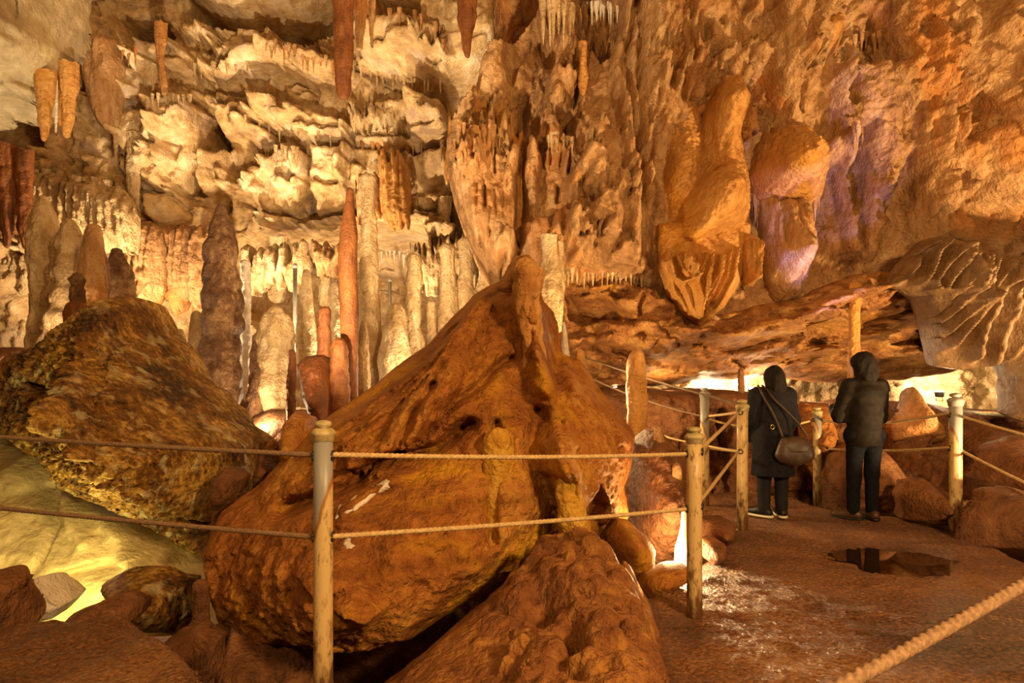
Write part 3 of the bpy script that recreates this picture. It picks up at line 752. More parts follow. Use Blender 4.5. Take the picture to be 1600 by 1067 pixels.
# ---- low rock bank behind the visitors
fe = []
P_(0.35, 0.3, 0, 0, [(1000, 600), (1090, 612), (1100, 700), (1090, 780), (1000, 760)])
P_(0.3, 0.3, 0, 0, [(1180, 640), (1260, 640), (1270, 770), (1180, 770)])
P_(0.5, 0.3, 0, 0, [(1392, 655), (1440, 640), (1480, 665), (1480, 760), (1400, 770)])
P_(-0.5, 0.15, 0, 0, [(1500, 650), (1545, 652), (1550, 672), (1510, 676)])
P_(0.4, 0.3, 0, 0, [(1530, 690), (1640, 660), (1640, 800), (1530, 790)])
fe.append(('r', -0.3, 0.05, [(1225, 650), (1250, 690), (1260, 770)])); fe.append(('r', -0.25, 0.04, [(1120, 640), (1130, 760)]))
fe.append(('k', 0.07, 0.08, [(1380, 655), (1430, 655), (1430, 760), (1370, 760)]))
tag(relief('wall_low', [(925, 612, 9.6), (1000, 604, 9.5), (1080, 612, 9.2), (1170, 608, 9.0), (1230, 622, 8.9), (1300, 634, 8.8), (1380, 640, 8.6), (1440, 628, 8.3), (1520, 640, 8.0), (1600, 652, 7.7), (1700, 650, 7.4), (1700, 850, 7.0), (1560, 850, 7.2), (1400, 830, 7.9), (1250, 810, 8.5), (1100, 810, 8.8), (960, 810, 9.0), (920, 700, 9.4)],
           M['brown'], 9.0, res=0.024, bulge=0.4, rnd=0.25, feats=fe, noise=[(0.9, 0.3, 1, 1, 0), (2.5, 0.25, 1, 1, 1), (7, 0.10, 1, 1, 1), (16, 0.04, 1, 1, 0)], warp=(0.07, 1.7), skirt=2.0, seed=5), kind='structure')

# ================================================================ LARGE ROCKS
# ---- the leaning boulder in the middle
fe = []
P_(0.30, 0.18, 0.2, -0.1, [(470, 690), (560, 625), (660, 560), (745, 465), (770, 470), (735, 560), (700, 640), (640, 700), (560, 735), (500, 745)])
P_(0.22, 0.10, 0.1, 0, [(640, 620), (685, 575), (700, 590), (660, 680), (610, 705), (600, 680)], (0.05, 0.05))
P_(0.18, 0.10, 0, 0, [(545, 690), (610, 680), (660, 690), (590, 745), (545, 740)], (0.05, 0.04))
P_(0.22, 0.12, 0, 0, [(500, 940), (560, 905), (615, 940), (590, 975), (540, 965)])
P_(0.12, 0.08, 0, 0, [(455, 875), (490, 860), (545, 860), (560, 905), (500, 935), (460, 905)])
P_(0.30, 0.25, 0, 0, [(870, 570), (930, 600), (985, 670), (990, 710), (975, 760), (980, 800), (950, 830), (905, 800), (880, 700)])
P_(-0.25, 0.10, 0, 0, [(905, 770), (925, 740), (940, 770), (930, 800), (910, 800)])
P_(0.2, 0.12, 0, 0, [(955, 655), (990, 675), (992, 705), (960, 690)])
fe += [('r', -0.30, 0.045, [(440, 800), (520, 770), (600, 715), (680, 700), (735, 660)]),
       ('r', -0.22, 0.035, [(610, 720), (660, 650), (690, 600)]), ('r', -0.2, 0.035, [(700, 640), (760, 590), (800, 560)]),
       ('r', 0.14, 0.02, [(530, 690), (620, 640), (700, 560), (755, 470)]), ('r', 0.10, 0.018, [(500, 700), (600, 625), (680, 565)]), ('r', 0.10, 0.018, [(560, 690), (650, 600), (720, 530)]),
       ('r', 0.45, 0.10, [(818, 412), (822, 440), (832, 490), (842, 540), (850, 600)]), ('r', 0.22, 0.06, [(880, 500), (882, 560), (890, 610)]),
       ('r', 0.22, 0.08, [(835, 560), (868, 640), (880, 720)]), ('r', 0.32, 0.09, [(872, 690), (890, 740), (900, 800), (905, 850)]),
       ('r', -0.2, 0.05, [(840, 640), (830, 720), (860, 780), (870, 830)]), ('r', -0.18, 0.04, [(775, 660), (770, 840)]),
       ('r', 0.12, 0.03, [(540, 790), (580, 765), (625, 745)]),
       ('b', 0.30, 0.16, 0.14, (815, 425)), ('b', 0.2, 0.13, 0.10, (795, 440))]
fe.append(('k', 0.05, 0.06, [(835, 500), (980, 620), (980, 830), (850, 830)], 0.8))
fe.append(('k', 0.05, 0.07, [(790, 410), (850, 410), (870, 620), (820, 620)], 0.6))
fe.append(('k', 0.03, 0.05, [(360, 800), (520, 780), (480, 980), (340, 960)], 0.8))
o = relief('leaning_boulder', [(330, 905, 5.0), (332, 850, 5.1), (352, 795, 5.3), (420, 742, 5.6), (470, 690, 5.9), (520, 645, 6.1), (600, 590, 6.4), (660, 545, 6.5), (700, 505, 6.6), (735, 462, 6.7), (768, 444, 6.7), (785, 440, 6.7), (790, 418, 6.7), (806, 402, 6.7), (828, 402, 6.7), (842, 425, 6.7), (846, 470, 6.7), (868, 490, 6.6), (876, 555, 6.5), (905, 562, 6.4), (940, 608, 6.3), (965, 638, 6.2), (990, 680, 6.1), (986, 720, 6.0), (974, 760, 5.9), (985, 805, 5.8), (950, 850, 5.5), (900, 850, 5.3), (850, 850, 5.1), (800, 895, 4.8), (730, 940, 4.6), (650, 990, 4.4), (560, 1012, 4.4), (490, 1000, 4.5), (420, 1010, 4.6), (350, 965, 4.8)],
           M['ochre'], 5.5, res=0.0125, bulge=0.30, rnd=0.35, ctrl=[(520, 900, 4.15), (440, 850, 4.55), (640, 880, 4.25), (740, 830, 4.5), (620, 760, 4.7), (560, 720, 5.0), (700, 700, 5.0), (800, 720, 4.85), (700, 600, 5.5), (780, 560, 5.6), (820, 480, 6.1), (880, 640, 5.5), (930, 720, 5.4), (880, 800, 5.05)],
           feats=fe, noise=[(0.9, 0.16, 1, 1, 0), (2.5, 0.12, 1, 1, 1), (6, 0.07, 1, 1, 0), (14, 0.035, 1, 1, 1), (30, 0.014, 1, 1, 0)], warp=(0.04, 2.5), closed=1.0, seed=6)
tag(o, 'huge leaning ochre boulder with a pointed top behind the rope', 'boulder')

# ---- lumpy mound at the foot of the boulder
MP_ = [(905, 846, 4.35), (940, 895, 3.75), (962, 955, 3.35), (990, 1010, 3.05), (1003, 1067, 2.80), (1015, 1150, 2.5), (850, 872, 4.45), (800, 912, 4.3), (760, 945, 4.1), (700, 985, 3.85), (645, 1035, 3.55), (612, 1067, 3.35), (590, 1120, 3.1),
       (760, 1030, 3.2), (850, 990, 3.35), (900, 1060, 2.85), (720, 1090, 2.95), (850, 1120, 2.65), (950, 870, 4.3), (985, 915, 4.1)]
FT_ = [(962, 862, 4.75), (1000, 905, 4.5), (1008, 950, 4.12), (1034, 1000, 3.66), (1048, 1050, 3.26), (1056, 1110, 2.90), (1060, 1180, 2.53)]
q = [(at(*m).x, m[2], at(*m).z) for m in MP_] + [(at(*m).x, m[2], -0.02) for m in FT_] + [(at(m[0] + 40, m[1], m[2]).x, m[2], -0.25) for m in FT_]
q += [(at(860, 850, 4.9).x, 4.95, -0.25), (at(760, 930, 4.6).x, 4.75, -0.5), (at(640, 1010, 4.1).x, 4.3, -0.6), (at(560, 1060, 3.8).x, 3.9, -0.6), (at(920, 840, 5.0).x, 5.0, 0.0)]
MT = TPS(q, 2e-3)
MPOLY = [(at(*m).x + 0.03, m[2]) for m in FT_][::-1] + [(at(930, 838, 5.1).x, 5.1), (at(850, 850, 5.1).x, 5.1), (at(740, 930, 4.9).x, 4.9), (at(620, 1010, 4.5).x, 4.5), (at(545, 1060, 4.0).x, 4.0), (-0.95, 3.2), (-0.75, 2.5)]
rg = random.Random(3); LUMP = []
for i in range(150):
    m = (rg.uniform(790, 1045), rg.uniform(900, 1150)) if i < 105 else (rg.uniform(830, 1000), rg.uniform(840, 960))
    yy = float(np.interp(m[1], [840, 900, 960, 1010, 1067, 1150], [4.6, 3.85, 3.45, 3.1, 2.85, 2.5])) + rg.uniform(-.05, .1)
    LUMP.append((at(m[0], m[1], yy).x, yy, rg.uniform(.04, .12), rg.uniform(.03, .10)))


def mound_z(x, y, d):
    z = MT(x, y) + 0.05 * fbm(x * 2.2, y * 2.2, 0 * x + 4, 4)
    hol = np.exp(-(((x - at(842, 985, 3.5).x) / .09) ** 2 + ((y - 3.5) / .16) ** 2)) * .16 + np.exp(-(((x - at(897, 1030, 3.05).x) / .03) ** 2 + ((y - 3.08) / .16) ** 2)) * .14
    xx = x + .02 * fbm(x * 9, y * 9, 0 * x, 3); yy = y + .02 * fbm(x * 9, y * 9, 0 * x + 5, 3)
    b = np.zeros(x.shape)
    for cx, cy, r, h in LUMP:
        e = ((xx - cx) ** 2 + (yy - cy) ** 2) / r ** 2
        b = np.maximum(b, h * np.sqrt(np.clip(1 - e, 0, 1)))
    rough_ = np.clip((x - at(700, 1000, 3.6).x) / .4, .25, 1)
    z = z - hol + b + rough_ * (0.035 * (0.6 - np.clip(cell(xx / .10, yy / .10, 3), 0, 1)) + .02 * fbm(x * 14, y * 14, 0 * x, 4) + .03 * fbm(x * 6, y * 6, 0 * x, 3, ridged=True))
    return z - .25 * (1 - np.clip(d / .10, 0, 1)) ** 2


o = terrain('flowstone_mound', MPOLY, M['mound'], mound_z, 0.009, skirt=0.5, warp=(.04, 3))
tag(o, 'lumpy brown flowstone mound beside the path below the leaning boulder', 'flowstone')

# ---- pointed boulder at the left
fe = [('r', -0.18, 0.04, [(55, 600), (130, 640), (140, 720)]), ('r', 0.25, 0.12, [(205, 470), (150, 540), (120, 640)]), ('r', 0.12, 0.06, [(225, 475), (300, 560), (410, 690)])]
P_(0.30, 0.15, 0.1, 0, [(200, 478), (240, 500), (330, 600), (410, 690), (395, 760), (340, 850), (230, 800), (150, 760), (150, 640), (170, 560)])
P_(0.25, 0.12, 0, 0, [(95, 575), (150, 560), (165, 640), (190, 720), (120, 720), (100, 640)])
fe.append(('k', 0.09, 0.085, [(80, 560), (200, 490), (400, 690), (340, 860), (60, 720)], 0.55))
o = relief('pointed_boulder', [(-60, 640, 6.8), (-20, 600, 6.8), (0, 582, 6.8), (20, 570, 6.85), (40, 555, 6.85), (60, 542, 6.9), (92, 530, 6.95), (120, 506, 7.0), (155, 484, 7.05), (200, 460, 7.1), (225, 466, 7.1), (260, 520, 7.2), (320, 590, 7.1), (370, 640, 7.0), (415, 690, 6.9), (408, 740, 6.7), (378, 790, 6.5), (352, 835, 6.3), (335, 872, 6.2), (290, 850, 6.2), (240, 810, 6.2), (180, 790, 6.2), (120, 760, 6.2), (60, 712, 6.4), (20, 690, 6.6), (-60, 680, 6.8)],
           M['mossy'], 6.8, res=0.0165, bulge=0.3, rnd=0.35, ctrl=[(230, 620, 6.1), (150, 640, 6.25), (300, 720, 6.0), (50, 630, 6.55), (210, 500, 6.85), (340, 680, 6.3)],
           feats=fe, noise=[(1, 0.2, 1, 1, 0), (3, 0.10, 1, 1, 1), (7, 0.10, 1, 1.5, 1), (14, 0.10, 1, 1.4, 1), (28, 0.05, 1, 1, 1)], warp=(0.05, 2), closed=1.2, seed=8)
tag(o, 'rough pointed boulder with yellow crust at the left of the chamber', 'boulder')

# ---- smooth sloping slab under it
fe = [('r', 0.16, 0.05, [(95, 690), (180, 800), (230, 890)]), ('r', -0.12, 0.03, [(70, 870), (95, 820), (80, 760)]), ('r', -0.14, 0.03, [(80, 905), (150, 890), (215, 880)]), ('r', 0.18, 0.07, [(40, 690), (120, 770), (205, 880)]), ('r', 0.12, 0.05, [(115, 770), (130, 850)])]
o = relief('sloping_slab', [(-60, 640, 7.0), (20, 690, 6.9), (60, 705, 6.8), (120, 750, 6.7), (200, 790, 6.6), (300, 850, 6.3), (330, 870, 6.2), (332, 985, 5.6), (230, 990, 5.5), (140, 985, 5.5), (-60, 985, 5.5)],
           M['slab'], 6.2, res=0.02, bulge=0.15, rnd=0.2, ctrl=[(50, 800, 6.2), (130, 870, 5.9), (230, 880, 5.8), (0, 900, 5.8)], feats=fe,
           noise=[(0.9, 0.22, 1, 1, 0), (2.8, 0.08, 1, 1, 0), (7, 0.025, 1, 1, 1), (18, 0.008, 1, 1, 0)], warp=(0.04, 2), closed=0.6, seed=9)
tag(o, 'smooth pale slab sloping down to the left under the pointed boulder, lit lime yellow', 'rock slab')


dg = bpy.context.evaluated_depsgraph_get()
BV = {}


def hit(px, py, nm):
    if nm not in BV: BV[nm] = BVHTree.FromObject(bpy.data.objects[nm], bpy.context.evaluated_depsgraph_get())
    o0 = Vector((0, 0, CAMZ)); d = (at(px, py, 10) - o0).normalized()
    return BV[nm].ray_cast(o0, d)[0]


def crust(pts, mat, parent, label=None, name='calcite_crust', th=0.06):
    q = [(a, b, hit(a, b, parent).y) for a, b in pts]
    cx = sum(a for a, _ in pts) / len(pts); cy = sum(b for _, b in pts) / len(pts)
    o = relief(name, q, mat, 5, res=0.008, bulge=th, rnd=0.05, noise=[(12, .02, 1, 1, 0), (30, .02, 1, 1, 1)], warp=(.03, 12), skirt=.05, parent=bpy.data.objects[parent])
    if label: o['label'] = label


crust([(522, 812), (530, 792), (555, 775), (590, 754), (610, 752), (612, 762), (590, 775), (566, 790), (545, 802)], M['white'], 'leaning_boulder', 'pale crust patch')
crust([(532, 846), (546, 842), (553, 852), (546, 862), (534, 858)], M['white'], 'leaning_boulder', 'small pale crust patch')


def rockpiece(name, poly, mat, Y, front, label, res=0.014, cat='rock', seed=1, bulge=0.25, rnd=0.22, amp=1.0, feats=(), back=0.4):
    cx = sum(p[0] for p in poly) / len(poly); cy = sum(p[1] for p in poly) / len(poly)
    o = relief(name, poly, mat, Y, res=res, bulge=bulge, rnd=rnd, ctrl=[(cx, cy, front)], feats=list(feats), noise=[(1.6, 0.12 * amp, 1, 1, 0), (4, 0.07 * amp, 1, 1, 1), (10, 0.05 * amp, 1, 1, 1), (24, 0.02 * amp, 1, 1, 0)], warp=(0.03, 3.5), closed=back, seed=seed)
    return tag(o, label, cat)


rockpiece('rock', [(165, 905), (200, 890), (260, 888), (305, 905), (312, 950), (285, 985), (240, 985), (205, 950), (170, 925)], M['mossy'], 5.1, 4.85, 'rounded pitted rock under the shaded end of the lime lit slab', seed=11)
rockpiece('rock', [(-40, 895), (12, 886), (42, 900), (46, 975), (-40, 985)], M['brown'], 4.35, 4.15, 'dark rock at the left edge in front of the lime lamp', seed=12)
rockpiece('rock', [(42, 965), (44, 915), (55, 903), (66, 920), (80, 935), (96, 948), (84, 966), (60, 972)], M['white'], 4.65, 4.5, 'white glittering rock beside the lime lamp at the left edge', seed=37, bulge=0.1, rnd=0.1, amp=1.5)
rockpiece('rock', [(138, 960), (160, 938), (186, 932), (208, 948), (206, 972), (150, 980)], M['brown'], 4.2, 4.05, 'small dark rock on the rim of the near path at left', seed=13, bulge=0.12, rnd=0.1)
rockpiece('rock', [(96, 976), (118, 955), (150, 948), (168, 965), (160, 990), (100, 995)], M['brown'], 4.1, 3.98, 'low dark rock lying left of another small rock on the near path rim', seed=14, bulge=0.1, rnd=0.1)
rockpiece('boulder', [(978, 830), (985, 750), (985, 690), (1010, 672), (1035, 680), (1060, 700), (1078, 740), (1078, 850), (1060, 905), (1015, 905), (985, 880)], M['brown'], 6.4, 6.0, 'tall dark boulder between the leaning boulder and the rope posts', cat='boulder', seed=15, bulge=0.35, rnd=0.3)
rockpiece('rock', [(950, 835), (968, 812), (985, 815), (1010, 840), (1024, 862), (1024, 900), (1000, 912), (965, 890), (952, 862)], M['ochre'], 4.95, 4.8, 'angular ochre rock wedged between the lumpy mound and the dark boulder', seed=16, bulge=0.12, rnd=0.1, amp=0.5)
rockpiece('rock', [(1000, 918), (1012, 900), (1045, 890), (1080, 888), (1082, 905), (1040, 925), (1010, 938)], M['ochre'], 4.6, 4.5, 'flat broken kerb stone along the path left of the nearest right post', seed=17, bulge=0.08, rnd=0.08, amp=0.4)
rockpiece('rock', [(1098, 872), (1102, 850), (1118, 845), (1132, 852), (1136, 878), (1112, 884)], M['brown'], 5.15, 5.0, 'small upright stub of rock on the path just right of the nearest right post', seed=18, bulge=0.1, rnd=0.1, amp=0.5)
rockpiece('rock', [(1096, 838), (1100, 812), (1130, 808), (1148, 820), (1146, 845), (1120, 852)], M['brown'], 5.7, 5.5, 'broken brown rock at the foot of the second right post', seed=19, bulge=0.15, rnd=0.12)
rockpiece('boulder', [(1285, 800), (1280, 740), (1292, 712), (1300, 700), (1330, 690), (1372, 700), (1405, 735), (1418, 770), (1420, 806), (1360, 815), (1300, 812)], M['brown'], 7.75, 7.45, 'broken sloping boulder behind the legs of the visitor in jeans', cat='boulder', seed=20, bulge=0.3)
rockpiece('boulder', [(1405, 812), (1402, 770), (1412, 750), (1440, 745), (1470, 765), (1500, 790), (1512, 820), (1500, 840), (1440, 825)], M['brown'], 6.75, 6.45, 'rounded brown boulder at the path edge left of the far right post', cat='boulder', seed=21, bulge=0.3)
rockpiece('boulder', [(1500, 850), (1508, 800), (1530, 765), (1570, 760), (1640, 775), (1680, 830), (1680, 900), (1600, 885), (1540, 862)], M['brown'], 5.9, 5.5, 'large dark boulder at the right edge beyond the path', cat='boulder', seed=22, bulge=0.35, rnd=0.3)
rockpiece('boulder', [(1510, 745), (1530, 700), (1580, 680), (1660, 670), (1680, 790), (1600, 790), (1530, 790)], M['brown'], 6.9, 6.5, 'brown rock face standing above the large dark boulder at the right edge', cat='boulder', seed=23, bulge=0.3, rnd=0.3)
rockpiece('rock', [(1230, 640), (1250, 628), (1290, 632), (1300, 680), (1286, 760), (1250, 770), (1232, 720)], M['ochre'], 8.3, 8.0, 'orange rock behind the slim far post between the two visitors', seed=24)
rockpiece('rock', [(1390, 668), (1408, 640), (1418, 612), (1424, 602), (1431, 612), (1444, 642), (1470, 664), (1470, 690), (1395, 690)], M['flow'], 7.8, 7.55, 'pale cone of rock under the bright lamp right of the visitor in jeans', seed=25, bulge=0.2)
rockpiece('rock', [(440, 735), (445, 665), (465, 642), (488, 648), (500, 690), (490, 760), (450, 770)], M['ochre'], 5.95, 5.7, 'rounded rock stump left of the nearest post top', seed=26, bulge=0.2, rnd=0.15)
rockpiece('rock', [(398, 770), (408, 705), (425, 688), (440, 700), (446, 760), (420, 790)], M['brown'], 6.1, 5.9, 'narrow brown stump between the pointed boulder and the leaning boulder', seed=27, bulge=0.15, rnd=0.12)
rockpiece('rock', [(330, 860), (336, 790), (335, 745), (355, 728), (382, 742), (378, 770), (360, 800), (352, 850)], M['brown'], 5.6, 5.4, 'reddish fin of rock standing at the left shoulder of the leaning boulder', seed=28, bulge=0.15, rnd=0.12)
rockpiece('boulder', [(250, 1010), (280, 985), (312, 975), (345, 1000), (350, 1075), (260, 1075)], M['brown'], 4.25, 4.05, 'dark brown rock below the small grey stump at bottom left', cat='boulder', seed=29, bulge=0.15)
rockpiece('boulder', [(300, 1140), (330, 980), (420, 930), (560, 940), (700, 900), (820, 840), (940, 800), (1000, 860), (1010, 1000), (980, 1140)], M['brown'], 5.55, 5.25, 'dark rock added to block light in the gap under the leaning boulder', cat='boulder', seed=36, bulge=0.1, rnd=0.2, res=0.025)  # added blocker that keeps lamp light out of the gap
rockpiece('boulder', [(320, 1080), (345, 1020), (372, 965), (420, 990), (480, 1000), (520, 1100), (330, 1110)], M['brown'], 4.5, 4.35, 'dark rock in shadow under the left foot of the leaning boulder', cat='boulder', seed=30, bulge=0.2)
# flowstone pedestal carrying small stalagmites
rockpiece('flowstone_pedestal', [(468, 570), (480, 556), (512, 552), (532, 566), (540, 620), (545, 700), (500, 720), (488, 650), (478, 610)], M['red'], 7.3, 7.0, 'mushroom shaped flowstone pedestal left of the red stalagmite', cat='flowstone', seed=31, bulge=0.3, rnd=0.2, feats=[('f', 0.08, 0.12, [(468, 580), (545, 580), (545, 710), (468, 710)])])
rockpiece('rock_bank', [(380, 720), (385, 660), (420, 640), (480, 640), (560, 640), (640, 600), (740, 570), (760, 640), (600, 720), (480, 760)], M['brown'], 8.6, 8.2, 'bank of brown rock at the feet of the rear columns', cat='rock', seed=32, res=0.025, rnd=0.4)
rockpiece('rock_bank', [(-60, 640), (-60, 540), (60, 545), (200, 540), (320, 580), (400, 640), (400, 720), (100, 720)], M['brown'], 9.3, 8.9, 'bank of rock behind the pointed boulder', cat='rock', seed=33, res=0.03, rnd=0.4)

# ---- hanging mass at the top left
fe = [('r', 0.2, 0.05, [(-40, 140), (20, 130), (60, 150), (95, 150)]), ('r', 0.15, 0.04, [(-40, 160), (30, 155), (90, 160)]), ('r', -0.25, 0.05, [(105, -40), (108, 60), (104, 110)])]
P_(0.25, 0.15, 0, 0, [(108, -60), (140, -60), (134, 60), (122, 120), (106, 110)])
P_(-0.35, 0.1, 0, 0, [(-40, 185), (10, 172), (55, 158), (60, 182), (10, 192), (-40, 200)])
o = relief('hanging_rock', [(-160, -120), (140, -120), (138, 40), (124, 90), (122, 130), (100, 160), (62, 176), (10, 186), (-160, 200)], M['grey'], 6.8, res=0.016, bulge=0.35, rnd=0.5, ctrl=[(50, 60, 6.2), (-40, 60, 6.0), (30, 150, 6.35)], feats=fe,
           noise=[(1, 0.2, 1, 1, 0), (3, 0.08, 1, 1, 0), (9, 0.03, 1, 1, 0), (22, 0.008, 1, 1, 1)], warp=(0.04, 2), fringe=(0.06, 0.1), closed=0.5, seed=10)
tag(o, 'grey mottled rock hanging from the roof in the top left corner', 'hanging rock')

# ---- hanging bosses of the right wall
def boss(poly, Y, front, label, feats=(), seed=1, fringe=(0.05, 0.2), mat='orange', rnd=0.45, bulge=0.3, ctrl=None):
    cx = sum(q[0] for q in poly) / len(poly); cy = sum(q[1] for q in poly) / len(poly)
    o = relief('hanging_boss', poly, M[mat], Y, res=0.014, bulge=bulge, rnd=rnd, ctrl=ctrl or [(cx, cy, front)], feats=list(feats), noise=[(1.2, 0.10, 1, 0.7, 0), (5, 0.04, 1, 0.8, 0), (11, 0.05, 1, 0.9, 2), (22, 0.02, 1, 0.9, 1)], warp=(0.03, 2.5), fringe=fringe, closed=0.4, seed=seed)
    return tag(o, label, 'flowstone boss')


boss([(1022, 270), (1032, 200), (1046, 165), (1062, 150), (1085, 158), (1098, 190), (1100, 260), (1086, 330), (1062, 402), (1034, 398), (1018, 350)], 9.0, 8.45, 'scaly rounded boss of the right wall, left of the taller smooth boss', seed=51,
     feats=[('k', 0.09, 0.085, [(1015, 150), (1100, 150), (1100, 410), (1015, 410)], 0.55)])
boss([(1140, 70), (1154, 62), (1166, 110), (1160, 150), (1172, 185), (1158, 225), (1168, 290), (1166, 350), (1150, 388), (1110, 400), (1060, 406), (1034, 398), (1046, 330), (1078, 270), (1092, 190), (1108, 130)], 8.9, 8.0, 'tall smooth ochre boss of the right wall above the large orange curtain', seed=52,
     ctrl=[(1130, 160, 8.3), (1115, 290, 8.0), (1080, 370, 8.1), (1145, 340, 8.2)], feats=[('k', 0.05, 0.07, [(1036, 320), (1090, 250), (1060, 410), (1030, 410)], 0.6), ('k', 0.06, 0.07, [(1135, 260), (1175, 240), (1175, 400), (1130, 400)], 0.6)])
boss([(1163, 280), (1170, 235), (1188, 205), (1215, 187), (1248, 189), (1274, 220), (1288, 265), (1282, 312), (1252, 338), (1205, 334), (1175, 320)], 8.9, 8.0, 'big domed orange boss of the right wall with a dripping rim', seed=53, fringe=(0.14, 0.09),
     feats=[('k', 0.10, 0.085, [(1165, 220), (1290, 240), (1290, 340), (1165, 340)], 0.7), ('f', 0.10, 0.1, [(1165, 300), (1290, 300), (1290, 345), (1165, 345)])])
boss([(1184, 300), (1268, 300), (1266, 360), (1252, 430), (1240, 466), (1222, 472), (1204, 464), (1190, 400)], 8.75, 8.2, 'tapering pale column hanging under the domed orange boss', seed=54, fringe=(0.10, 0.1), mat='flow',
     feats=[('f', 0.24, 0.12, [(1180, 300), (1270, 300), (1270, 475), (1180, 475)])])
boss([(1310, -80), (1390, -80), (1390, 30), (1378, 66), (1345, 72), (1318, 60)], 8.7, 7.9, 'overhanging lobe of flowstone at the top of the right wall', seed=55, fringe=(0.08, 0.12), mat='flow')
boss([(1150, 158), (1180, 164), (1184, 195), (1162, 216), (1148, 195)], 8.5, 8.1, 'small dripping lobe on the shoulder of the tall smooth boss', seed=56, fringe=(0.12, 0.07), rnd=0.15, bulge=0.15)
boss([(838, 150), (842, 110), (878, 96), (902, 112), (902, 150), (884, 205), (854, 215), (842, 190)], 9.3, 8.7, 'brown boss high on the right wall, just under a clump of thin stalactites', seed=57, fringe=(0.1, 0.12), mat='flow', rnd=0.3)
boss([(850, 208), (898, 202), (900, 226), (872, 236), (848, 226)], 9.0, 8.5, 'small dripping shelf low on the left part of the right wall', seed=58, fringe=(0.16, 0.06), mat='flow', rnd=0.15, bulge=0.2)
boss([(1228, -80), (1312, -80), (1312, 60), (1285, 130), (1262, 185), (1232, 186), (1222, 60)], 9.0, 8.4, 'broad orange pillar running up from the domed orange boss', seed=59, fringe=(0.05, 0.2), rnd=0.35)
boss([(1466, -80), (1548, -80), (1545, 120), (1538, 260), (1512, 375), (1468, 366), (1452, 220)], 8.2, 7.6, 'broad tan pillar near the right end of the right wall', seed=60, mat='flow', rnd=0.4,
     feats=[('p', -0.3, 0.06, 0, 0, [(1476, 122), (1486, 150), (1498, 140), (1512, 158), (1524, 168), (1526, 204), (1505, 196), (1490, 205), (1474, 186)], (0.2, 0.08))])

# ================================================================ DRAPERIES
fe = []
for pts, a in [([(1036, 402), (1046, 448), (1066, 480), (1086, 500)], 0.22), ([(1046, 400), (1052, 430), (1068, 440), (1082, 436), (1085, 412)], 0.25), ([(1058, 400), (1064, 420), (1076, 438)], 0.2),
               ([(1078, 402), (1090, 430), (1098, 465), (1094, 498)], 0.28), ([(1116, 396), (1110, 440), (1100, 475), (1098, 495)], 0.3), ([(1131, 395), (1126, 430), (1108, 468), (1106, 490)], 0.28),
               ([(1150, 388), (1143, 436), (1122, 478)], 0.22), ([(1104, 396), (1096, 420), (1084, 434)], 0.2), ([(1070, 396), (1072, 425)], 0.2), ([(1042, 410), (1056, 455), (1076, 485)], .18), ([(1140, 392), (1134, 430), (1116, 470)], .2), ([(1066, 440), (1078, 470), (1088, 495)], .18), ([(1122, 400), (1118, 430), (1104, 455)], .2)]:
    fe.append(('r', a, 0.020, pts, 1.0))
o = relief('rock_curtain', [(1028, 350), (1085, 345), (1150, 340), (1172, 350), (1168, 400), (1152, 448), (1130, 482), (1106, 498), (1092, 508), (1070, 492), (1044, 460), (1028, 415)], M['orange'], 8.5, res=0.008, bulge=0.2, rnd=0.3,
           ctrl=[(1095, 400, 8.2), (1095, 460, 8.25)], feats=fe, noise=[(3, 0.06, 1, 0.4, 0), (8, 0.03, 1, 0.4, 0), (25, .01, 1, .4, 0)], warp=(0.012, 5), closed=0.4, seed=41)
tag(o, 'large folded orange curtain hanging to a point under the tall boss of the right wall', 'rock curtain')
fe = [('r', 0.2, 0.018, [(1160 + i * 6, 382), (1161 + i * 5, 410), (1166 + i * 2, 440)], 1.1) for i in range(5)]
o = relief('rock_curtain', [(1150, 372), (1168, 366), (1186, 374), (1184, 410), (1176, 448), (1164, 446), (1152, 410)], M['orange'], 8.45, res=0.011, bulge=0.2, rnd=0.15, feats=fe, noise=[(4, 0.04, 1, 0.4, 0)], closed=0.3, seed=42)
tag(o, 'small folded curtain just right of the large pointed orange curtain', 'rock curtain')
FINS = [[(1445, 376), (1425, 401), (1417, 430)], [(1470, 375), (1450, 387), (1439, 415), (1419, 434)], [(1489, 370), (1470, 390), (1453, 432), (1445, 449)], [(1503, 384), (1481, 412), (1464, 437), (1466, 449)], [(1506, 387), (1500, 415), (1476, 449)],
        [(1512, 401), (1512, 426), (1495, 449)], [(1524, 402), (1516, 430), (1505, 455)], [(1537, 398), (1518, 443), (1498, 482), (1481, 502), (1467, 539), (1461, 567)], [(1568, 409), (1537, 454), (1509, 494), (1482, 530), (1470, 558)], [(1552, 404), (1530, 440), (1520, 470)],
        [(1574, 415), (1560, 449), (1557, 482), (1540, 533), (1535, 561)], [(1594, 406), (1576, 430), (1568, 443)], [(1610, 425), (1588, 454), (1585, 505), (1568, 547), (1563, 580)], [(1640, 420), (1612, 470), (1600, 540), (1596, 640)], [(1536, 465), (1525, 500), (1500, 540)], [(1660, 440), (1650, 560), (1640, 650)], [(1710, 430), (1690, 540), (1680, 650)], [(1760, 440), (1745, 560), (1735, 660)], [(1820, 460), (1800, 560), (1790, 640)]]
fe = [('r', 0.36, 0.040, f, 1.1) for f in FINS]
fe.append(('p', 0.2, 0.05, 0.3, 0, [(1430, 460), (1452, 452), (1486, 452), (1482, 478), (1466, 500), (1465, 548), (1450, 500)]))
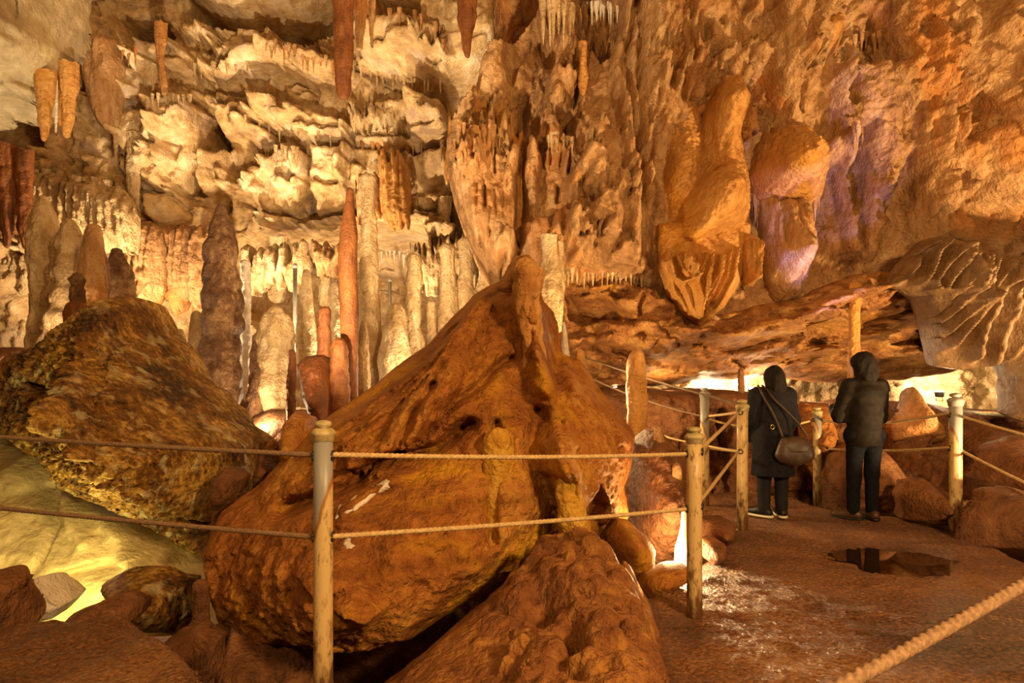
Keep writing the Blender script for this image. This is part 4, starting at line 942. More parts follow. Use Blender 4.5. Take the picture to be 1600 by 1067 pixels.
o = relief('rock_curtain', [(1384, 446, 7.75), (1410, 408, 7.7), (1440, 376, 7.6), (1470, 368, 7.55), (1505, 378, 7.5), (1535, 390, 7.4), (1570, 404, 7.3), (1600, 398, 7.2), (1690, 400, 7.1), (1800, 430, 6.95), (1900, 480, 6.9), (1880, 600, 6.9), (1790, 670, 6.95), (1690, 680, 7.1), (1604, 660, 7.2), (1574, 648, 7.3), (1572, 590, 7.4), (1555, 560, 7.45), (1530, 570, 7.5), (1500, 578, 7.6), (1462, 572, 7.7), (1448, 520, 7.75), (1432, 466, 7.75), (1410, 452, 7.75)],
           M['curtain'], 7.5, res=0.009, bulge=0.12, rnd=0.2, ctrl=[(1480, 430, 7.5), (1530, 480, 7.35), (1600, 500, 7.12), (1640, 560, 7.0)], feats=fe, noise=[(2, 0.08, 1, 0.6, 0), (8, 0.03, 1, 0.6, 0), (20, .01, 1, .6, 0)], warp=(0.006, 4), closed=0.4, seed=43)
tag(o, 'row of wavy grey brown stone curtains with thin bright edges above the far right post', 'rock curtain')
fe = [('f', 0.10, 0.13, [(130, 50), (185, 50), (185, 215), (130, 215)])]
o = relief('rock_curtain', [(126, 40), (150, 62), (182, 60), (190, 100), (184, 150), (178, 205), (164, 200), (150, 170), (138, 120)], M['flow'], 11.6, res=0.02, bulge=0.3, rnd=0.2, feats=fe, noise=[(3, 0.06, 1, 0.4, 0), (10, 0.03, 1, 0.6, 0)], fringe=(0.08, 0.08), closed=0.4, seed=44)
tag(o, 'brown fluted curtain hanging just right of the mottled hanging rock', 'rock curtain')


def curtain(poly, mat, Y, label, wl=0.12, amp=0.16, fr=(0.32, 0.09), seed=1, res=0.02, bulge=0.2, th=0.3):
    o = relief('rock_curtain', poly, M[mat], Y, res=res, bulge=bulge, rnd=0.2, feats=[('f', amp, wl, [(a + (8 if a > 400 else -8) * 0, b + (12 if b > min(q[1] for q in poly) + 20 else 0)) for a, b in poly])],
               noise=[(1.2, 0.12, 1, 0.5, 0), (4, 0.06, 1, 0.4, 0), (10, 0.05, 1, 0.8, 2), (20, 0.02, 1, 0.6, 1)], warp=(0.05, 2), fringe=fr, closed=th, seed=seed)
    return tag(o, label, 'rock curtain')


curtain([(30, 262), (100, 272), (170, 284), (200, 296), (214, 330), (212, 380), (150, 366), (100, 380), (36, 384)], 'palecol', 10.8, 'wide pale curtain of dripstone over the club headed stalagmite', seed=61)
curtain([(-60, 250), (40, 256), (46, 280), (44, 330), (20, 345), (-60, 350)], 'brown', 10.3, 'dark brown curtain of dripstone at the left edge of the rear wall', seed=62, fr=(0.6, 0.2), wl=.2)
curtain([(196, 330), (246, 345), (258, 380), (256, 440), (244, 480), (216, 470), (204, 400)], 'flow', 11.6, 'brown curtain of dripstone right of the wide pale curtain', seed=63)
curtain([(244, 352), (330, 348), (338, 390), (336, 455), (316, 470), (296, 455), (276, 480), (252, 440)], 'flow', 12.0, 'brown curtain of dripstone just left of the massive dark stalagmite', seed=64)
curtain([(376, 380), (480, 372), (488, 410), (470, 440), (440, 420), (410, 450), (384, 430)], 'palecol', 12.2, 'pale curtain of dripstone over the bright swollen stalagmite', seed=65, fr=(.5, .1))
curtain([(590, 228), (640, 232), (644, 300), (640, 335), (616, 345), (598, 330), (592, 290)], 'orange', 11.6, 'ochre fluted curtain of dripstone above the humped stalagmite', seed=66, wl=.09, amp=.2)
curtain([(552, 270), (592, 262), (596, 330), (578, 338), (560, 325)], 'flow', 11.8, 'tan fluted curtain of dripstone left of the ochre fluted curtain', seed=67, wl=.09)
curtain([(640, 370), (744, 352), (752, 400), (730, 440), (700, 420), (676, 450), (652, 410)], 'palecol', 12.0, 'pale curtain of dripstone above the broad based column', seed=68, fr=(.5, .1))
curtain([(486, 372), (545, 376), (540, 400), (510, 420), (490, 404)], 'flow', 12.2, 'small tan curtain of dripstone left of the candle stalagmite', seed=69, fr=(.4, .08))
curtain([(540, 154), (640, 152), (692, 160), (694, 190), (640, 196), (600, 190), (552, 190)], 'palecol', 11.9, 'streaked pale curtain over the grey block above the ringed column', seed=70, fr=(.5, .07), th=.2, bulge=.1)
curtain([(696, 176), (742, 130), (790, 150), (826, 190), (832, 280), (824, 380), (790, 396), (752, 340), (716, 300), (700, 240)], 'orange', 9.15, 'big fluted curtain of dripstone on the corner where the right wall begins', seed=71, wl=.11, amp=.22, fr=(.5, .12), res=.016)
curtain([(0, 392), (64, 388), (76, 430), (50, 462), (10, 452)], 'palecol', 11.2, 'pale curtain of dripstone low at the left edge behind the club headed stalagmite', seed=72)

# ================================================================ STALAGMITES, COLUMNS
SPIRES = [
    # name, px, base row, tip row, half widths, depth, material, lump, ring, lean, label
    ('stalagmite', 68, 560, 304, (23, 22, 20, 18, 17, 20, 23, 22, 14, 4), 8.4, 'palecol', .16, .05, 0, 'tall club headed stalagmite, leftmost of the cluster behind the pointed boulder'),
    ('stalagmite', 97, 530, 342, (28, 27, 25, 20, 21, 18, 15, 8), 8.15, 'palecol', .22, .25, 13, 'bright knobbly stalagmite beside the club headed stalagmite'),
    ('stalagmite', 150, 510, 349, (30, 28, 27, 24, 20, 15, 13, 10), 7.95, 'flow', .12, .05, -4, 'smooth brown bottle shaped stalagmite on the crest of the pointed boulder'),
    ('stalagmite', 196, 485, 387, (16, 17, 15, 14, 14, 11, 8), 7.9, 'dark', .2, .12, -14, 'short crooked stalagmite right of the smooth bottle shaped stalagmite'),
    ('stalagmite', 122, 585, 470, (22, 17, 15, 14, 16, 17, 15), 7.0, 'red', .12, .0, 0, 'squat pitted red stalagmite with a flat head on the pointed boulder'),
    ('stalagmite', 122, 473, 425, (9, 10, 8, 11, 7), 7.0, 'dark', .2, .1, 0, 'small dark knob stalagmite standing on the flat headed red stalagmite'),
    ('stalagmite', 345, 660, 318, (26, 27, 26, 27, 26, 27, 27, 26, 24, 22, 13, 5), 8.8, 'dark', .16, .16, 0, 'massive dark rough stalagmite behind the right slope of the pointed boulder'),
    ('stalagmite', 308, 590, 485, (13, 13, 12, 10, 6), 9.5, 'palecol', .12, .05, 0, 'yellowish stalagmite just left of the massive dark stalagmite'),
    ('stalagmite', 283, 580, 513, (10, 9, 8, 5), 9.6, 'palecol', .12, .05, -2, 'low pale stalagmite two places left of the massive dark stalagmite'),
    ('stalagmite', 430, 675, 478, (20, 22, 25, 27, 28, 27, 24, 12), 8.8, 'palecol', .18, .06, 0, 'bright swollen pale stalagmite in front of the rear lamps'),
    ('stalagmite', 404, 665, 520, (15, 14, 12, 10, 6), 8.7, 'dark', .2, .1, -2, 'dark spur stalagmite against the left side of the bright swollen stalagmite'),
    ('stalagmite', 455, 660, 545, (6, 7, 6, 7, 5, 4), 8.1, 'red', .15, .15, 0, 'thin beaded dark stalagmite against the right side of the bright swollen stalagmite'),
    ('stalagmite', 508, 570, 478, (12, 10, 10, 9, 9), 7.25, 'red', .12, .1, 0, 'brown pillar stalagmite standing on the flowstone pedestal'),
    ('stalagmite', 545, 700, 292, (14, 14, 13, 13, 13, 13, 14, 14, 14, 14, 13, 8, 4), 7.2, 'red', .05, .02, 0, 'tall smooth red stalagmite like a candle, tallest of the middle group'),
    ('stalagmite', 530, 700, 527, (15, 14, 14, 13, 13, 10), 7.0, 'red', .15, .1, 0, 'knobbly red stalagmite grown against the foot of the candle stalagmite'),
    ('stalagmite', 568, 690, 500, (11, 11, 10, 9, 8, 4), 8.0, 'palecol', .12, .08, 0, 'slim pale stalagmite just right of the candle stalagmite'),
    ('column', 579, 650, 270, (18, 18, 18, 17, 16, 15, 14, 13, 11, 9, 12), 9.2, 'palecol', .08, .07, -4, 'thick pale ringed column behind the candle stalagmite'),
    ('stalagmite', 618, 640, 473, (28, 27, 25, 22, 17, 15, 9), 8.9, 'palecol', .18, .05, 0, 'pale humped stalagmite right of the thick ringed column'),
    ('column', 650, 620, 395, (20, 18, 15, 11, 10, 10, 11, 9), 9.3, 'palecol', .2, .16, -4, 'slim column with a dazzling lit foot beside the boulder ridge'),
    ('stalagmite', 674, 590, 470, (12, 10, 8, 7, 6), 9.5, 'palecol', .12, .1, 0, 'slender stalagmite right of the column with the dazzling foot'),
    ('column', 700, 560, 380, (30, 26, 18, 13, 12, 10, 14), 9.6, 'palecol', .16, .08, 0, 'broad based pale column rising behind the boulder ridge'),
    ('column', 728, 540, 370, (18, 15, 12, 10, 12), 9.7, 'palecol', .16, .08, 0, 'pale column nearest the boulder peak on its left'),
    ('stalagmite', 478, 620, 420, (18, 16, 15, 13, 10, 5), 10.2, 'palecol', .12, .05, 0, 'tapering tan stalagmite in front of the dark cavity'),
    ('stalagmite', 522, 640, 440, (14, 12, 9, 5), 10.4, 'palecol', .12, .05, 0, 'grey pale stalagmite between the pillar stalagmite and the candle stalagmite'),
    ('column', 384, 650, 405, (9, 8, 8, 7, 7, 8), 10.0, 'white', .12, .1, 0, 'thin white dripstone column along the right side of the massive dark stalagmite'),
    ('stalagmite', 995, 690, 544, (16, 15, 15, 15, 15, 14, 8), 6.9, 'orange', .12, .03, 0, 'pitted round topped stalagmite right of the leaning boulder'),
    ('stalagmite', 907, 605, 545, (8, 8, 8, 7, 5), 6.35, 'orange', .15, .05, 0, 'short amber stalagmite on the right shoulder of the leaning boulder'),
    ('stalagmite', 884, 570, 502, (8, 6, 4, 2), 6.7, 'white', .1, .05, -4, 'little white spike on the right shoulder of the leaning boulder'),
    ('stalagmite', 1067, 915, 793, (14, 13, 12, 5, 4), 5.35, 'white', .12, .05, 3, 'white stalagmite glaring behind the nearest right post'),
    ('stalagmite', 318, 1020, 904, (30, 20, 13, 12, 11, 10), 4.5, 'brown', .12, .06, -6, 'little brown stump stalagmite at bottom left beside the boulder foot'),
    ('stalagmite', 781, 850, 667, (25, 23, 22, 22, 21), 'leaning_boulder', 'yellow', .12, .05, 0, 'flat topped yellow stalagmite grown against the face of the leaning boulder'),
    ('stalagmite', 838, 610, 401, (14, 18, 16, 15, 16, 18, 19, 24, 17), 'leaning_boulder', 'orange', .22, .15, -18, 'knobbly column of stone topping the peak of the leaning boulder'),
    ('stalagmite', 905, 880, 738, (28, 26, 21, 23, 17, 18, 11), 'leaning_boulder', 'yellow', .22, .2, -18, 'knobbly orange stalagmite on the lower right flank of the leaning boulder'),
    ('stalagmite', 1057, 775, 722, (9, 8, 6, 7, 5), 'boulder', 'flow', .2, .1, 0, 'tiny pale stalagmite on the right shoulder of the tall dark boulder'),
    ('stalagmite', 1024, 705, 664, (13, 11, 9, 6), 'boulder', 'flow', .2, .1, 0, 'low pale knob of stalagmite on the top of the tall dark boulder'),
    ('stalagmite', 425, 725, 686, (9, 8, 8, 6), 6.0, 'ochre', .2, .1, 0, 'small brown stalagmite on the narrow brown stump beside the pointed boulder'),
    ('stalagmite', 30, 590, 548, (26, 22, 16, 10), 7.2, 'dark', .25, .1, 0, 'low dark hump of stalagmite at the left edge on the pointed boulder'),
    ('column', 1336, 640, 440, (9, 9, 9, 8, 8, 9), 7.9, 'orange', .06, .02, 0, 'smooth straight amber column rising behind the visitor in jeans'),
    ('column', 1158, 660, 575, (5, 5, 5, 4), 8.9, 'brown', .12, .08, 0, 'thin brown column behind the visitor in the long coat'),
]
rs = 0
for nm, px, y0, y1, pr, Y, mt, lu, ri, le, lab in SPIRES:
    rs += 1
    if isinstance(Y, str):
        h_ = [hit(px + le * f_, y0 + f_ * (y1 - y0), Y) for f_ in (.15, .4, .7, .85)]; Y = sum(v.y for v in h_ if v) / len([v for v in h_ if v]) + 0.02
    o = spire(nm, px, y0, y1, pr, Y, M[mt], seed=rs, lump=lu, ring=ri, lean=le, nth=44, res=0.018, embed=0.15, drip=min(.25, lu * 1.4))
    tag(o, lab, nm)

# ================================================================ STALACTITES
TITES = [
    (535, -340, 157, (22, 20, 18, 17, 16, 15, 14, 13, 12, 7), 8.4, 'red', 2, 'long brown fluted stalactite hanging from the roof left of centre'),
    (730, -300, 92, (18, 17, 15, 14, 13, 12, 3), 9.4, 'red', 0, 'brown blade stalactite hanging above the pale block near the wall corner'),
    (563, -300, 80, (12, 11, 10, 9, 9, 8, 4), 9.4, 'flow', 0, 'tan stalactite close to the right of the long brown fluted stalactite'),
    (579, -290, 76, (10, 9, 8, 7, 5, 1.5), 9.6, 'flow', 2, 'thin curved stalactite second to the right of the long brown fluted stalactite'),
    (68, 152, 222, (12, 9, 8, 9, 6, 5, 2), 6.45, 'orange', 2, 'knobbly amber stalactite under the mottled hanging rock'),
    (107, 140, 216, (12, 8, 8, 7, 6, 3), 6.6, 'orange', -2, 'blunt brown stalactite at the right end of the mottled hanging rock'),
    (97, 150, 197, (6, 5, 4, 2), 6.6, 'orange', -2, 'narrow stalactite squeezed beside the blunt brown stalactite'),
    (88, 165, 209, (2, 2, 1.5, 1), 6.5, 'white', 0, 'straw thin stalactite under the mottled hanging rock'),
    (10, 255, 388, (16, 14, 10, 7, 3), 10.05, 'red', 1, 'dark pointed stalactite at the left edge of the picture'),
    (36, 262, 390, (11, 10, 9, 8, 3), 10.05, 'red', 4, 'dark leaning stalactite second from the left edge'),
    (24, 262, 335, (8, 7, 5, 2), 10.05, 'red', 0, 'short dark stalactite between the two at the left edge'),
    (434, 370, 474, (13, 9, 9, 10, 11, 11), 'wall_back', 'palecol', -2, 'pale stalactite nearly touching the bright swollen stalagmite'),
    (507, 380, 480, (14, 8, 7, 7, 7), 'wall_back', 'palecol', 0, 'yellow stalactite right above the brown pillar stalagmite'),
    (858, 400, 535, (9, 14, 15, 12, 9, 5), 'wall_right', 'palecol', 4, 'white dripping mass hanging right of the boulder peak'),
    (872, 410, 520, (7, 8, 6, 5, 3), 'wall_right', 'palecol', 2, 'pale stalactite on the right of the white dripping mass'),
    (911, 96, 150, (5, 6, 6, 3), 'wall_right', 'orange', 0, 'bright amber stalactite on the right wall near its top left'),
    (250, 60, 150, (8, 5, 4, 5, 4), 'wall_back', 'flow', 8, 'root like dripstone running down the blocks at upper left'),
    (208, 230, 420, (8, 8, 7, 7, 5), 'wall_back', 'palecol', 2, 'long pale rib down the rear wall left of the tan blocks'),
    (180, 190, 255, (4, 3, 2, 1), 'wall_back', 'palecol', 0, 'thin pale stalactite below the brown fluted curtain'),
    (695, 330, 460, (8, 6, 4, 2), 'wall_back', 'palecol', 2, 'pale tapering stalactite above the broad based column'),
    (660, 380, 430, (6, 5, 3, 1), 'wall_back', 'palecol', 0, 'small pale stalactite over the dark cavity'),
]
for px, y0, y1, pr, Y, mt, le, lab in TITES:
    rs += 1
    if isinstance(Y, str): Y = min(hit(px + le * f_, y0 + 4 + f_ * (y1 - y0 - 4), Y).y for f_ in (0, .35, .7, 1) if hit(px + le * f_, y0 + 4 + f_ * (y1 - y0 - 4), Y)) - 0.06
    o = spire('stalactite', px, y0, y1, pr, Y, M[mt], seed=rs, lump=.2, ring=.12, lean=le, nth=36, res=0.018, embed=0.25, drip=0.5, sc=0.7, oval=0.8)
    tag(o, lab, 'stalactite')

FR = [
    ('wall_back', [(548, 100), (600, 118), (690, 128)], 12, 8, 26, 'palecol', 'small stalactite in the row under the pale block at top centre'),
    ('wall_back', [(556, 32), (640, 20), (700, 60), (690, 76)], 9, 8, 22, 'flow', 'small stalactite on the face of the pale block at top centre'),
    ('wall_back', [(300, 108), (350, 104), (395, 100)], 8, 6, 20, 'palecol', 'small stalactite along the pale ledge at upper left'),
    ('wall_back', [(410, 68), (470, 86), (522, 104)], 12, 8, 26, 'flow', 'small stalactite along the pale ledge left of the long fluted stalactite'),
    ('wall_back', [(380, 186), (440, 204), (540, 214)], 10, 6, 20, 'palecol', 'small stalactite under the sloping cream ledge'),
    ('wall_back', [(592, 392), (640, 398), (690, 396)], 14, 6, 22, 'white', 'little stalactite along the roof edge of the dark cavity'),
    ('wall_back', [(470, 388), (520, 396)], 5, 6, 20, 'palecol', 'little stalactite on the roof left of the dark cavity'),
    ('wall_back', [(560, 226), (640, 232), (694, 228)], 10, 14, 40, 'flow', 'thin stalactite streaking the grey block above the ringed column'),
    ('wall_back', [(40, 275), (100, 280), (190, 300)], 12, 24, 60, 'palecol', 'stalactite in the pale curtain over the club headed stalagmite'),
    ('wall_back', [(255, 360), (330, 358)], 9, 20, 60, 'flow', 'brown stalactite hanging left of the massive dark stalagmite'),
    ('wall_back', [(380, 400), (470, 396)], 9, 20, 60, 'palecol', 'pale stalactite hanging right of the massive dark stalagmite'),
    ('wall_back', [(655, 400), (735, 390)], 9, 20, 55, 'palecol', 'pale stalactite hanging right of the dark cavity'),
    ('wall_back', [(225, 160), (300, 156)], 8, 8, 26, 'palecol', 'small stalactite under the tan ledge left of the sloping cream ledge'),
    ('wall_back', [(400, 232), (470, 240)], 8, 8, 28, 'palecol', 'small stalactite over the dark notch in the middle of the rear wall'),
    ('wall_back', [(225, 356), (312, 356)], 9, 10, 34, 'palecol', 'small stalactite under the slanting pale slab of the rear wall'),
    ('wall_back', [(130, 80), (215, 86)], 8, 8, 24, 'flow', 'small stalactite right of the mottled hanging rock'),
    ('wall_right', [(845, 10), (900, 20)], 7, 30, 70, 'palecol', 'long thin stalactite in the clump at the top of the right wall'),
    ('wall_right', [(915, 10), (966, 20)], 8, 10, 26, 'white', 'whitish stalactite in the comb at the top of the right wall'),
    ('wall_right', [(852, 222), (896, 226)], 6, 8, 26, 'palecol', 'little stalactite under the small shelf of the right wall'),
    ('wall_right', [(885, 425), (930, 430), (1005, 432)], 16, 8, 26, 'palecol', 'small stalactite fringing the lower edge of the right wall'),
    ('hanging_boss.002', [(1172, 316), (1205, 330), (1250, 332), (1282, 308)], 24, 12, 40, 'flow', 'small stalactite under the round boss of the right wall'),
    ('wall_right', [(710, 200), (740, 210), (800, 205)], 8, 16, 46, 'flow', 'stalactite in the fringe on the corner of the right wall'),
    ('wall_right', [(1330, 66), (1378, 64)], 5, 6, 18, 'flow', 'little stalactite under the overhanging lobe at the top right'),
    ('wall_right', [(1315, 200), (1352, 205)], 5, 14, 34, 'flow', 'little stalactite in the purple slit right of the round boss'),
]
for nm, line, n, l0, l1, mt, lab in FR:
    rg = random.Random(lab)
    seg = [math.dist(line[i], line[i + 1]) for i in range(len(line) - 1)]; tot = sum(seg)
    for i in range(n):
        s = (i + rg.uniform(0.15, 0.85)) / n * tot; k = 0
        while k < len(seg) - 1 and s > seg[k]: s -= seg[k]; k += 1
        f = s / seg[k]; px = line[k][0] + f * (line[k + 1][0] - line[k][0]); py = line[k][1] + f * (line[k + 1][1] - line[k][1]) + rg.uniform(-3, 3)
        h = hit(px, py, nm)
        if h is None: continue
        ln = rg.uniform(l0, l1); wd = rg.uniform(1.3, 2.6) * (0.7 + ln / 60.0)
        rs += 1
        o = spire('stalactite', px, py - 3, py + ln, (wd * 1.8, wd, wd * 0.8, wd * 0.55, 0.5), h.y - 0.03, M[mt], seed=rs, lump=.12, nth=10, res=0.03, embed=0.08, wob=0.01, lean=rg.uniform(-1, 1))
        tag(o, lab, 'stalactite', group=lab.replace('little ', '').replace('small ', '').replace('stalactite', 'stalactites'))

# ================================================================ POSTS, ROPES, LAMPS
def post_mat(name, cut, side, grey=True):
    m = bpy.data.materials.new(name); m.use_nodes = True; nt = m.node_tree; L = nt.links.new
    b = nt.nodes['Principled BSDF']; b.inputs['Roughness'].default_value = 0.42
    tc = N(nt, 'ShaderNodeTexCoord'); mp = N(nt, 'ShaderNodeMapping'); L(tc.outputs['Object'], mp.inputs[0]); mp.inputs['Scale'].default_value = (1, 1, 0.35)
    n = N(nt, 'ShaderNodeTexNoise', Scale=38.0, Detail=6.0, Roughness=0.7); L(mp.outputs[0], n.inputs['Vector'])
    r = N(nt, 'ShaderNodeValToRGB'); L(n.outputs['Fac'], r.inputs[0]); e = r.color_ramp.elements
    e[0].position = 0.35; e[0].color = rgb('6a5232'); e[1].position = 0.47; e[1].color = rgb('b99e6c')
    sp = N(nt, 'ShaderNodeSeparateXYZ'); L(tc.outputs['Object'], sp.inputs[0])
    # rust towards the foot
    fo = N(nt, 'ShaderNodeMapRange'); L(sp.outputs['Z'], fo.inputs[0]); fo.inputs[1].default_value = 0.55; fo.inputs[2].default_value = 0.0; fo.inputs[3].default_value = 0; fo.inputs[4].default_value = 0.32
    n2 = N(nt, 'ShaderNodeTexNoise', Scale=22.0, Detail=5.0); L(mp.outputs[0], n2.inputs['Vector'])
    ad = N(nt, 'ShaderNodeMath', operation='ADD'); L(fo.outputs[0], ad.inputs[0]); L(n2.outputs['Fac'], ad.inputs[1])
    st = N(nt, 'ShaderNodeMapRange'); L(ad.outputs[0], st.inputs[0]); st.inputs[1].default_value = 0.66; st.inputs[2].default_value = 0.80
    mx = N(nt, 'ShaderNodeMix', data_type='RGBA'); L(st.outputs[0], mx.inputs[0]); L(r.outputs[0], mx.inputs[6]); mx.inputs[7].default_value = rgb('6a4a2c')
    out = mx.outputs[2]
    if grey:   # paint worn to bare grey metal near the top
        n3 = N(nt, 'ShaderNodeTexNoise', Scale=14.0, Detail=4.0); L(mp.outputs[0], n3.inputs['Vector'])
        a1 = N(nt, 'ShaderNodeMath', operation='MULTIPLY_ADD'); L(n3.outputs['Fac'], a1.inputs[0]); a1.inputs[1].default_value = 0.20; L(sp.outputs['Z'], a1.inputs[2])
        a2 = N(nt, 'ShaderNodeMath', operation='MULTIPLY_ADD'); L(sp.outputs['X'], a2.inputs[0]); a2.inputs[1].default_value = -3.0 * side; L(a1.outputs[0], a2.inputs[2])
        g1 = N(nt, 'ShaderNodeMapRange'); L(a2.outputs[0], g1.inputs[0]); g1.inputs[1].default_value = cut; g1.inputs[2].default_value = cut + 0.02
        g0 = N(nt, 'ShaderNodeMapRange'); L(a2.outputs[0], g0.inputs[0]); g0.inputs[1].default_value = cut - 0.05; g0.inputs[2].default_value = cut - 0.02
        mr = N(nt, 'ShaderNodeMix', data_type='RGBA'); L(g0.outputs[0], mr.inputs[0]); L(out, mr.inputs[6]); mr.inputs[7].default_value = rgb('8a5a2c')
        mg = N(nt, 'ShaderNodeMix', data_type='RGBA'); L(g1.outputs[0], mg.inputs[0]); L(mr.outputs[2], mg.inputs[6]); mg.inputs[7].default_value = rgb('85827c')
        out = mg.outputs[2]
    L(out, b.inputs['Base Color'])
    bp = N(nt, 'ShaderNodeBump', Strength=0.25, Distance=0.003); L(n.outputs['Fac'], bp.inputs['Height']); L(bp.outputs[0], b.inputs['Normal'])
    return m


MP = {'worn': post_mat('worn_cream_paint', 0.93, 1), 'plain': post_mat('cream_paint', 9, 1, False), 'far': post_mat('worn_paint_far', 0.90, -1)}
M['capmetal'] = plain('cast_cap_metal', '8f8058', 0.45, c2='b3a274', nscale=30, bump=0.2)
M['greycap'] = plain('grey_cap_metal', '7a7870', 0.4, c2='98948a', nscale=30, bump=0.2)
M['eyelet'] = plain('dark_eyelet', '2a241c', 0.6)
M['rope'] = plain('hemp_rope', 'a3875c', 0.85, c2='c2a676', nscale=60, bump=0.4)
M['nearrope'] = plain('shade_toned_rope', '6e543c', 0.85, c2='8c6e50', nscale=90, bump=0.4)  # darker rope copy; the dim light on the left ropes is painted in
M['darkrope'] = plain('dark_rope', '5a4836', 0.85, c2='77614a', nscale=60, bump=0.4)


def rope_post(px, ytop, ybase, Y, hw, mat, label, holes, capmat='capmetal', zbase=0.0):
    b = at(px, ybase, Y); b.z = zbase
    H = at(px, ytop, Y).z - zbase; r = hw * Y / FPX
    t = empty('rope_post', b); tag(t, label, 'post', group='posts of the rope railing')
    hc = H - 1.75 * r
    mo = lathe('pole', [(r, -0.12), (r, hc * 0.25), (r, hc * 0.5), (r, hc * 0.75), (r, hc)], mat, t)
    lathe('collar', [(r * 0.98, hc - .4 * r), (r * 1.14, hc - .3 * r), (r * 1.14, hc + .15 * r), (r * 1.28, hc + .25 * r), (r * 1.3, hc + .55 * r), (r * 1.12, hc + .75 * r), (r * 0.9, hc + .95 * r), (r * .6, hc + 1.0 * r)], M[capmat], t)
    lathe('finial', [(r * .55, hc + .95 * r), (r * .5, hc + 1.05 * r), (r * .85, hc + 1.2 * r), (r * .92, hc + 1.4 * r), (r * .8, hc + 1.62 * r), (r * .45, hc + 1.75 * r), (r * .1, hc + 1.8 * r)], M[capmat], t)
    for hy, ang in holes:
        hz = at(px, hy, Y).z - zbase
        pts = []
        for k in range(13):
            a = 2 * math.pi * k / 12
            ca, sa = math.cos(ang), math.sin(ang)
            u = 0.020 * math.cos(a); v = 0.020 * math.sin(a)
            pts.append((ca * r * 1.0 - sa * u, sa * r * 1.0 + ca * u, hz + v))
        sweep('eyelet', pts, 0.006, M['eyelet'], nth=6, parent=t)
    for p in t.children:
        pass
    return b


W_, E_ = math.pi, 0.0
rope_post(505, 657, 1067, 2.95, 15, MP['worn'], 'nearest rope post, cream with a worn grey patch, in front of the leaning boulder', [(712, W_), (712, E_), (838, W_), (838, E_)])
rope_post(1085, 667, 962, floor_y(962), 12, MP['plain'], 'rope post standing on the path at the right end of the leaning boulder', [(709, W_), (795, W_), (705, -.4), (790, -.4)])
rope_post(1160, 624, 828, floor_y(828), 8.5, MP['plain'], 'slim cream rope post just left of the visitor in the long coat', [(644, -2.2), (705, -2.2), (644, E_), (705, E_)])
rope_post(1101, 606, 790, floor_y(790), 7, MP['far'], 'rope post with a tall grey neck behind the post at the boulder end', [(650, E_), (697, E_)], 'greycap')
rope_post(1277, 636, 782, floor_y(782), 6.3, MP['far'], 'slim far rope post between the two visitors', [(656, E_), (700, E_), (656, W_), (700, W_)])
rope_post(1493, 614, 830, floor_y(830), 9.5, MP['far'], 'rope post at the right edge of the path before the curtains', [(648, W_), (700, W_), (652, E_), (704, E_)], 'greycap')


def rope(p, q, sag, rad, label, mat='rope', step=0.007, name='rope', nth=12):
    a = Vector(p); b = Vector(q); pts = []
    for i in range(25):
        t = i / 24; v = a.lerp(b, t); v.z -= sag * 4 * t * (1 - t); pts.append(v)
    L = (b - a).length
    o = sweep(name, pts, rad, M[mat], nth=nth, twist=1 / (rad * 6.5), step=step, amp=0.34, org=a)
    return tag(o, label, 'rope', group='ropes of the railing')


Y1, Y2, Y3, Y4, Y5, Y6 = 2.95, floor_y(962), floor_y(828), floor_y(790), floor_y(782), floor_y(830)
rope(at(492, 711, Y1), at(-260, 664, 4.1), 0.01, 0.0108, 'upper rope running left from the nearest post', 'nearrope')
rope(at(492, 839, Y1), at(-260, 765, 4.1), 0.012, 0.0108, 'lower rope running left from the nearest post', 'nearrope')
rope(at(519, 710, Y1), at(1075, 709, Y2), 0.015, 0.0108, 'upper rope spanning the leaning boulder to the post on the path')
rope(at(519, 838, Y1), at(1075, 795, Y2), 0.008, 0.0108, 'lower rope spanning the leaning boulder to the post on the path')
rope(at(1094, 702, Y2), at(1153, 645, Y3), 0.005, 0.0108, 'upper rope slanting up from the post on the path to the slim cream post')
rope(at(1094, 782, Y2), at(1153, 706, Y3), 0.005, 0.0108, 'lower rope slanting up from the post on the path to the slim cream post')
rope(at(1107, 650, Y4), at(1153, 644, Y3), 0.005, 0.012, 'short upper rope between the grey necked post and the slim cream post', step=0.012)
rope(at(1107, 697, Y4), at(1153, 705, Y3), 0.005, 0.012, 'short lower rope between the grey necked post and the slim cream post', step=0.012)
rope(at(1107, 655, Y4), at(1271, 656, Y5 + .05), 0.09, 0.012, 'upper rope passing behind the visitor in the long coat', step=0.012)
rope(at(1107, 700, Y4), at(1271, 700, Y5 + .05), 0.05, 0.012, 'lower rope passing behind the visitor in the long coat', step=0.012)
rope(at(1283, 657, Y5), at(1484, 645, Y6), 0.06, 0.012, 'upper rope passing behind the visitor in jeans', step=0.012)
rope(at(1283, 700, Y5), at(1484, 699, Y6), 0.03, 0.012, 'lower rope passing behind the visitor in jeans', step=0.012)
rope(at(1502, 650, Y6), at(1720, 706, 5.0), 0.02, 0.012, 'upper rope leaving the far right post towards the right edge', step=0.012)
rope(at(1502, 704, Y6), at(1720, 806, 5.0), 0.02, 0.012, 'lower rope leaving the far right post towards the right edge', step=0.012)
rope(at(900, 553, 9.4), at(1152, 630, Y3), 0.03, 0.010, 'thin dark rope sloping past the round topped stalagmite, highest of three', 'darkrope', step=0.02)
rope(at(905, 582, 9.0), at(1096, 650, Y4), 0.05, 0.010, 'thin dark rope sloping past the round topped stalagmite to the grey necked post', 'darkrope', step=0.02)
rope(at(1004, 668, 8.6), at(1096, 694, Y4), 0.03, 0.010, 'thin rope behind the post on the path, reaching the grey necked post', step=0.02)
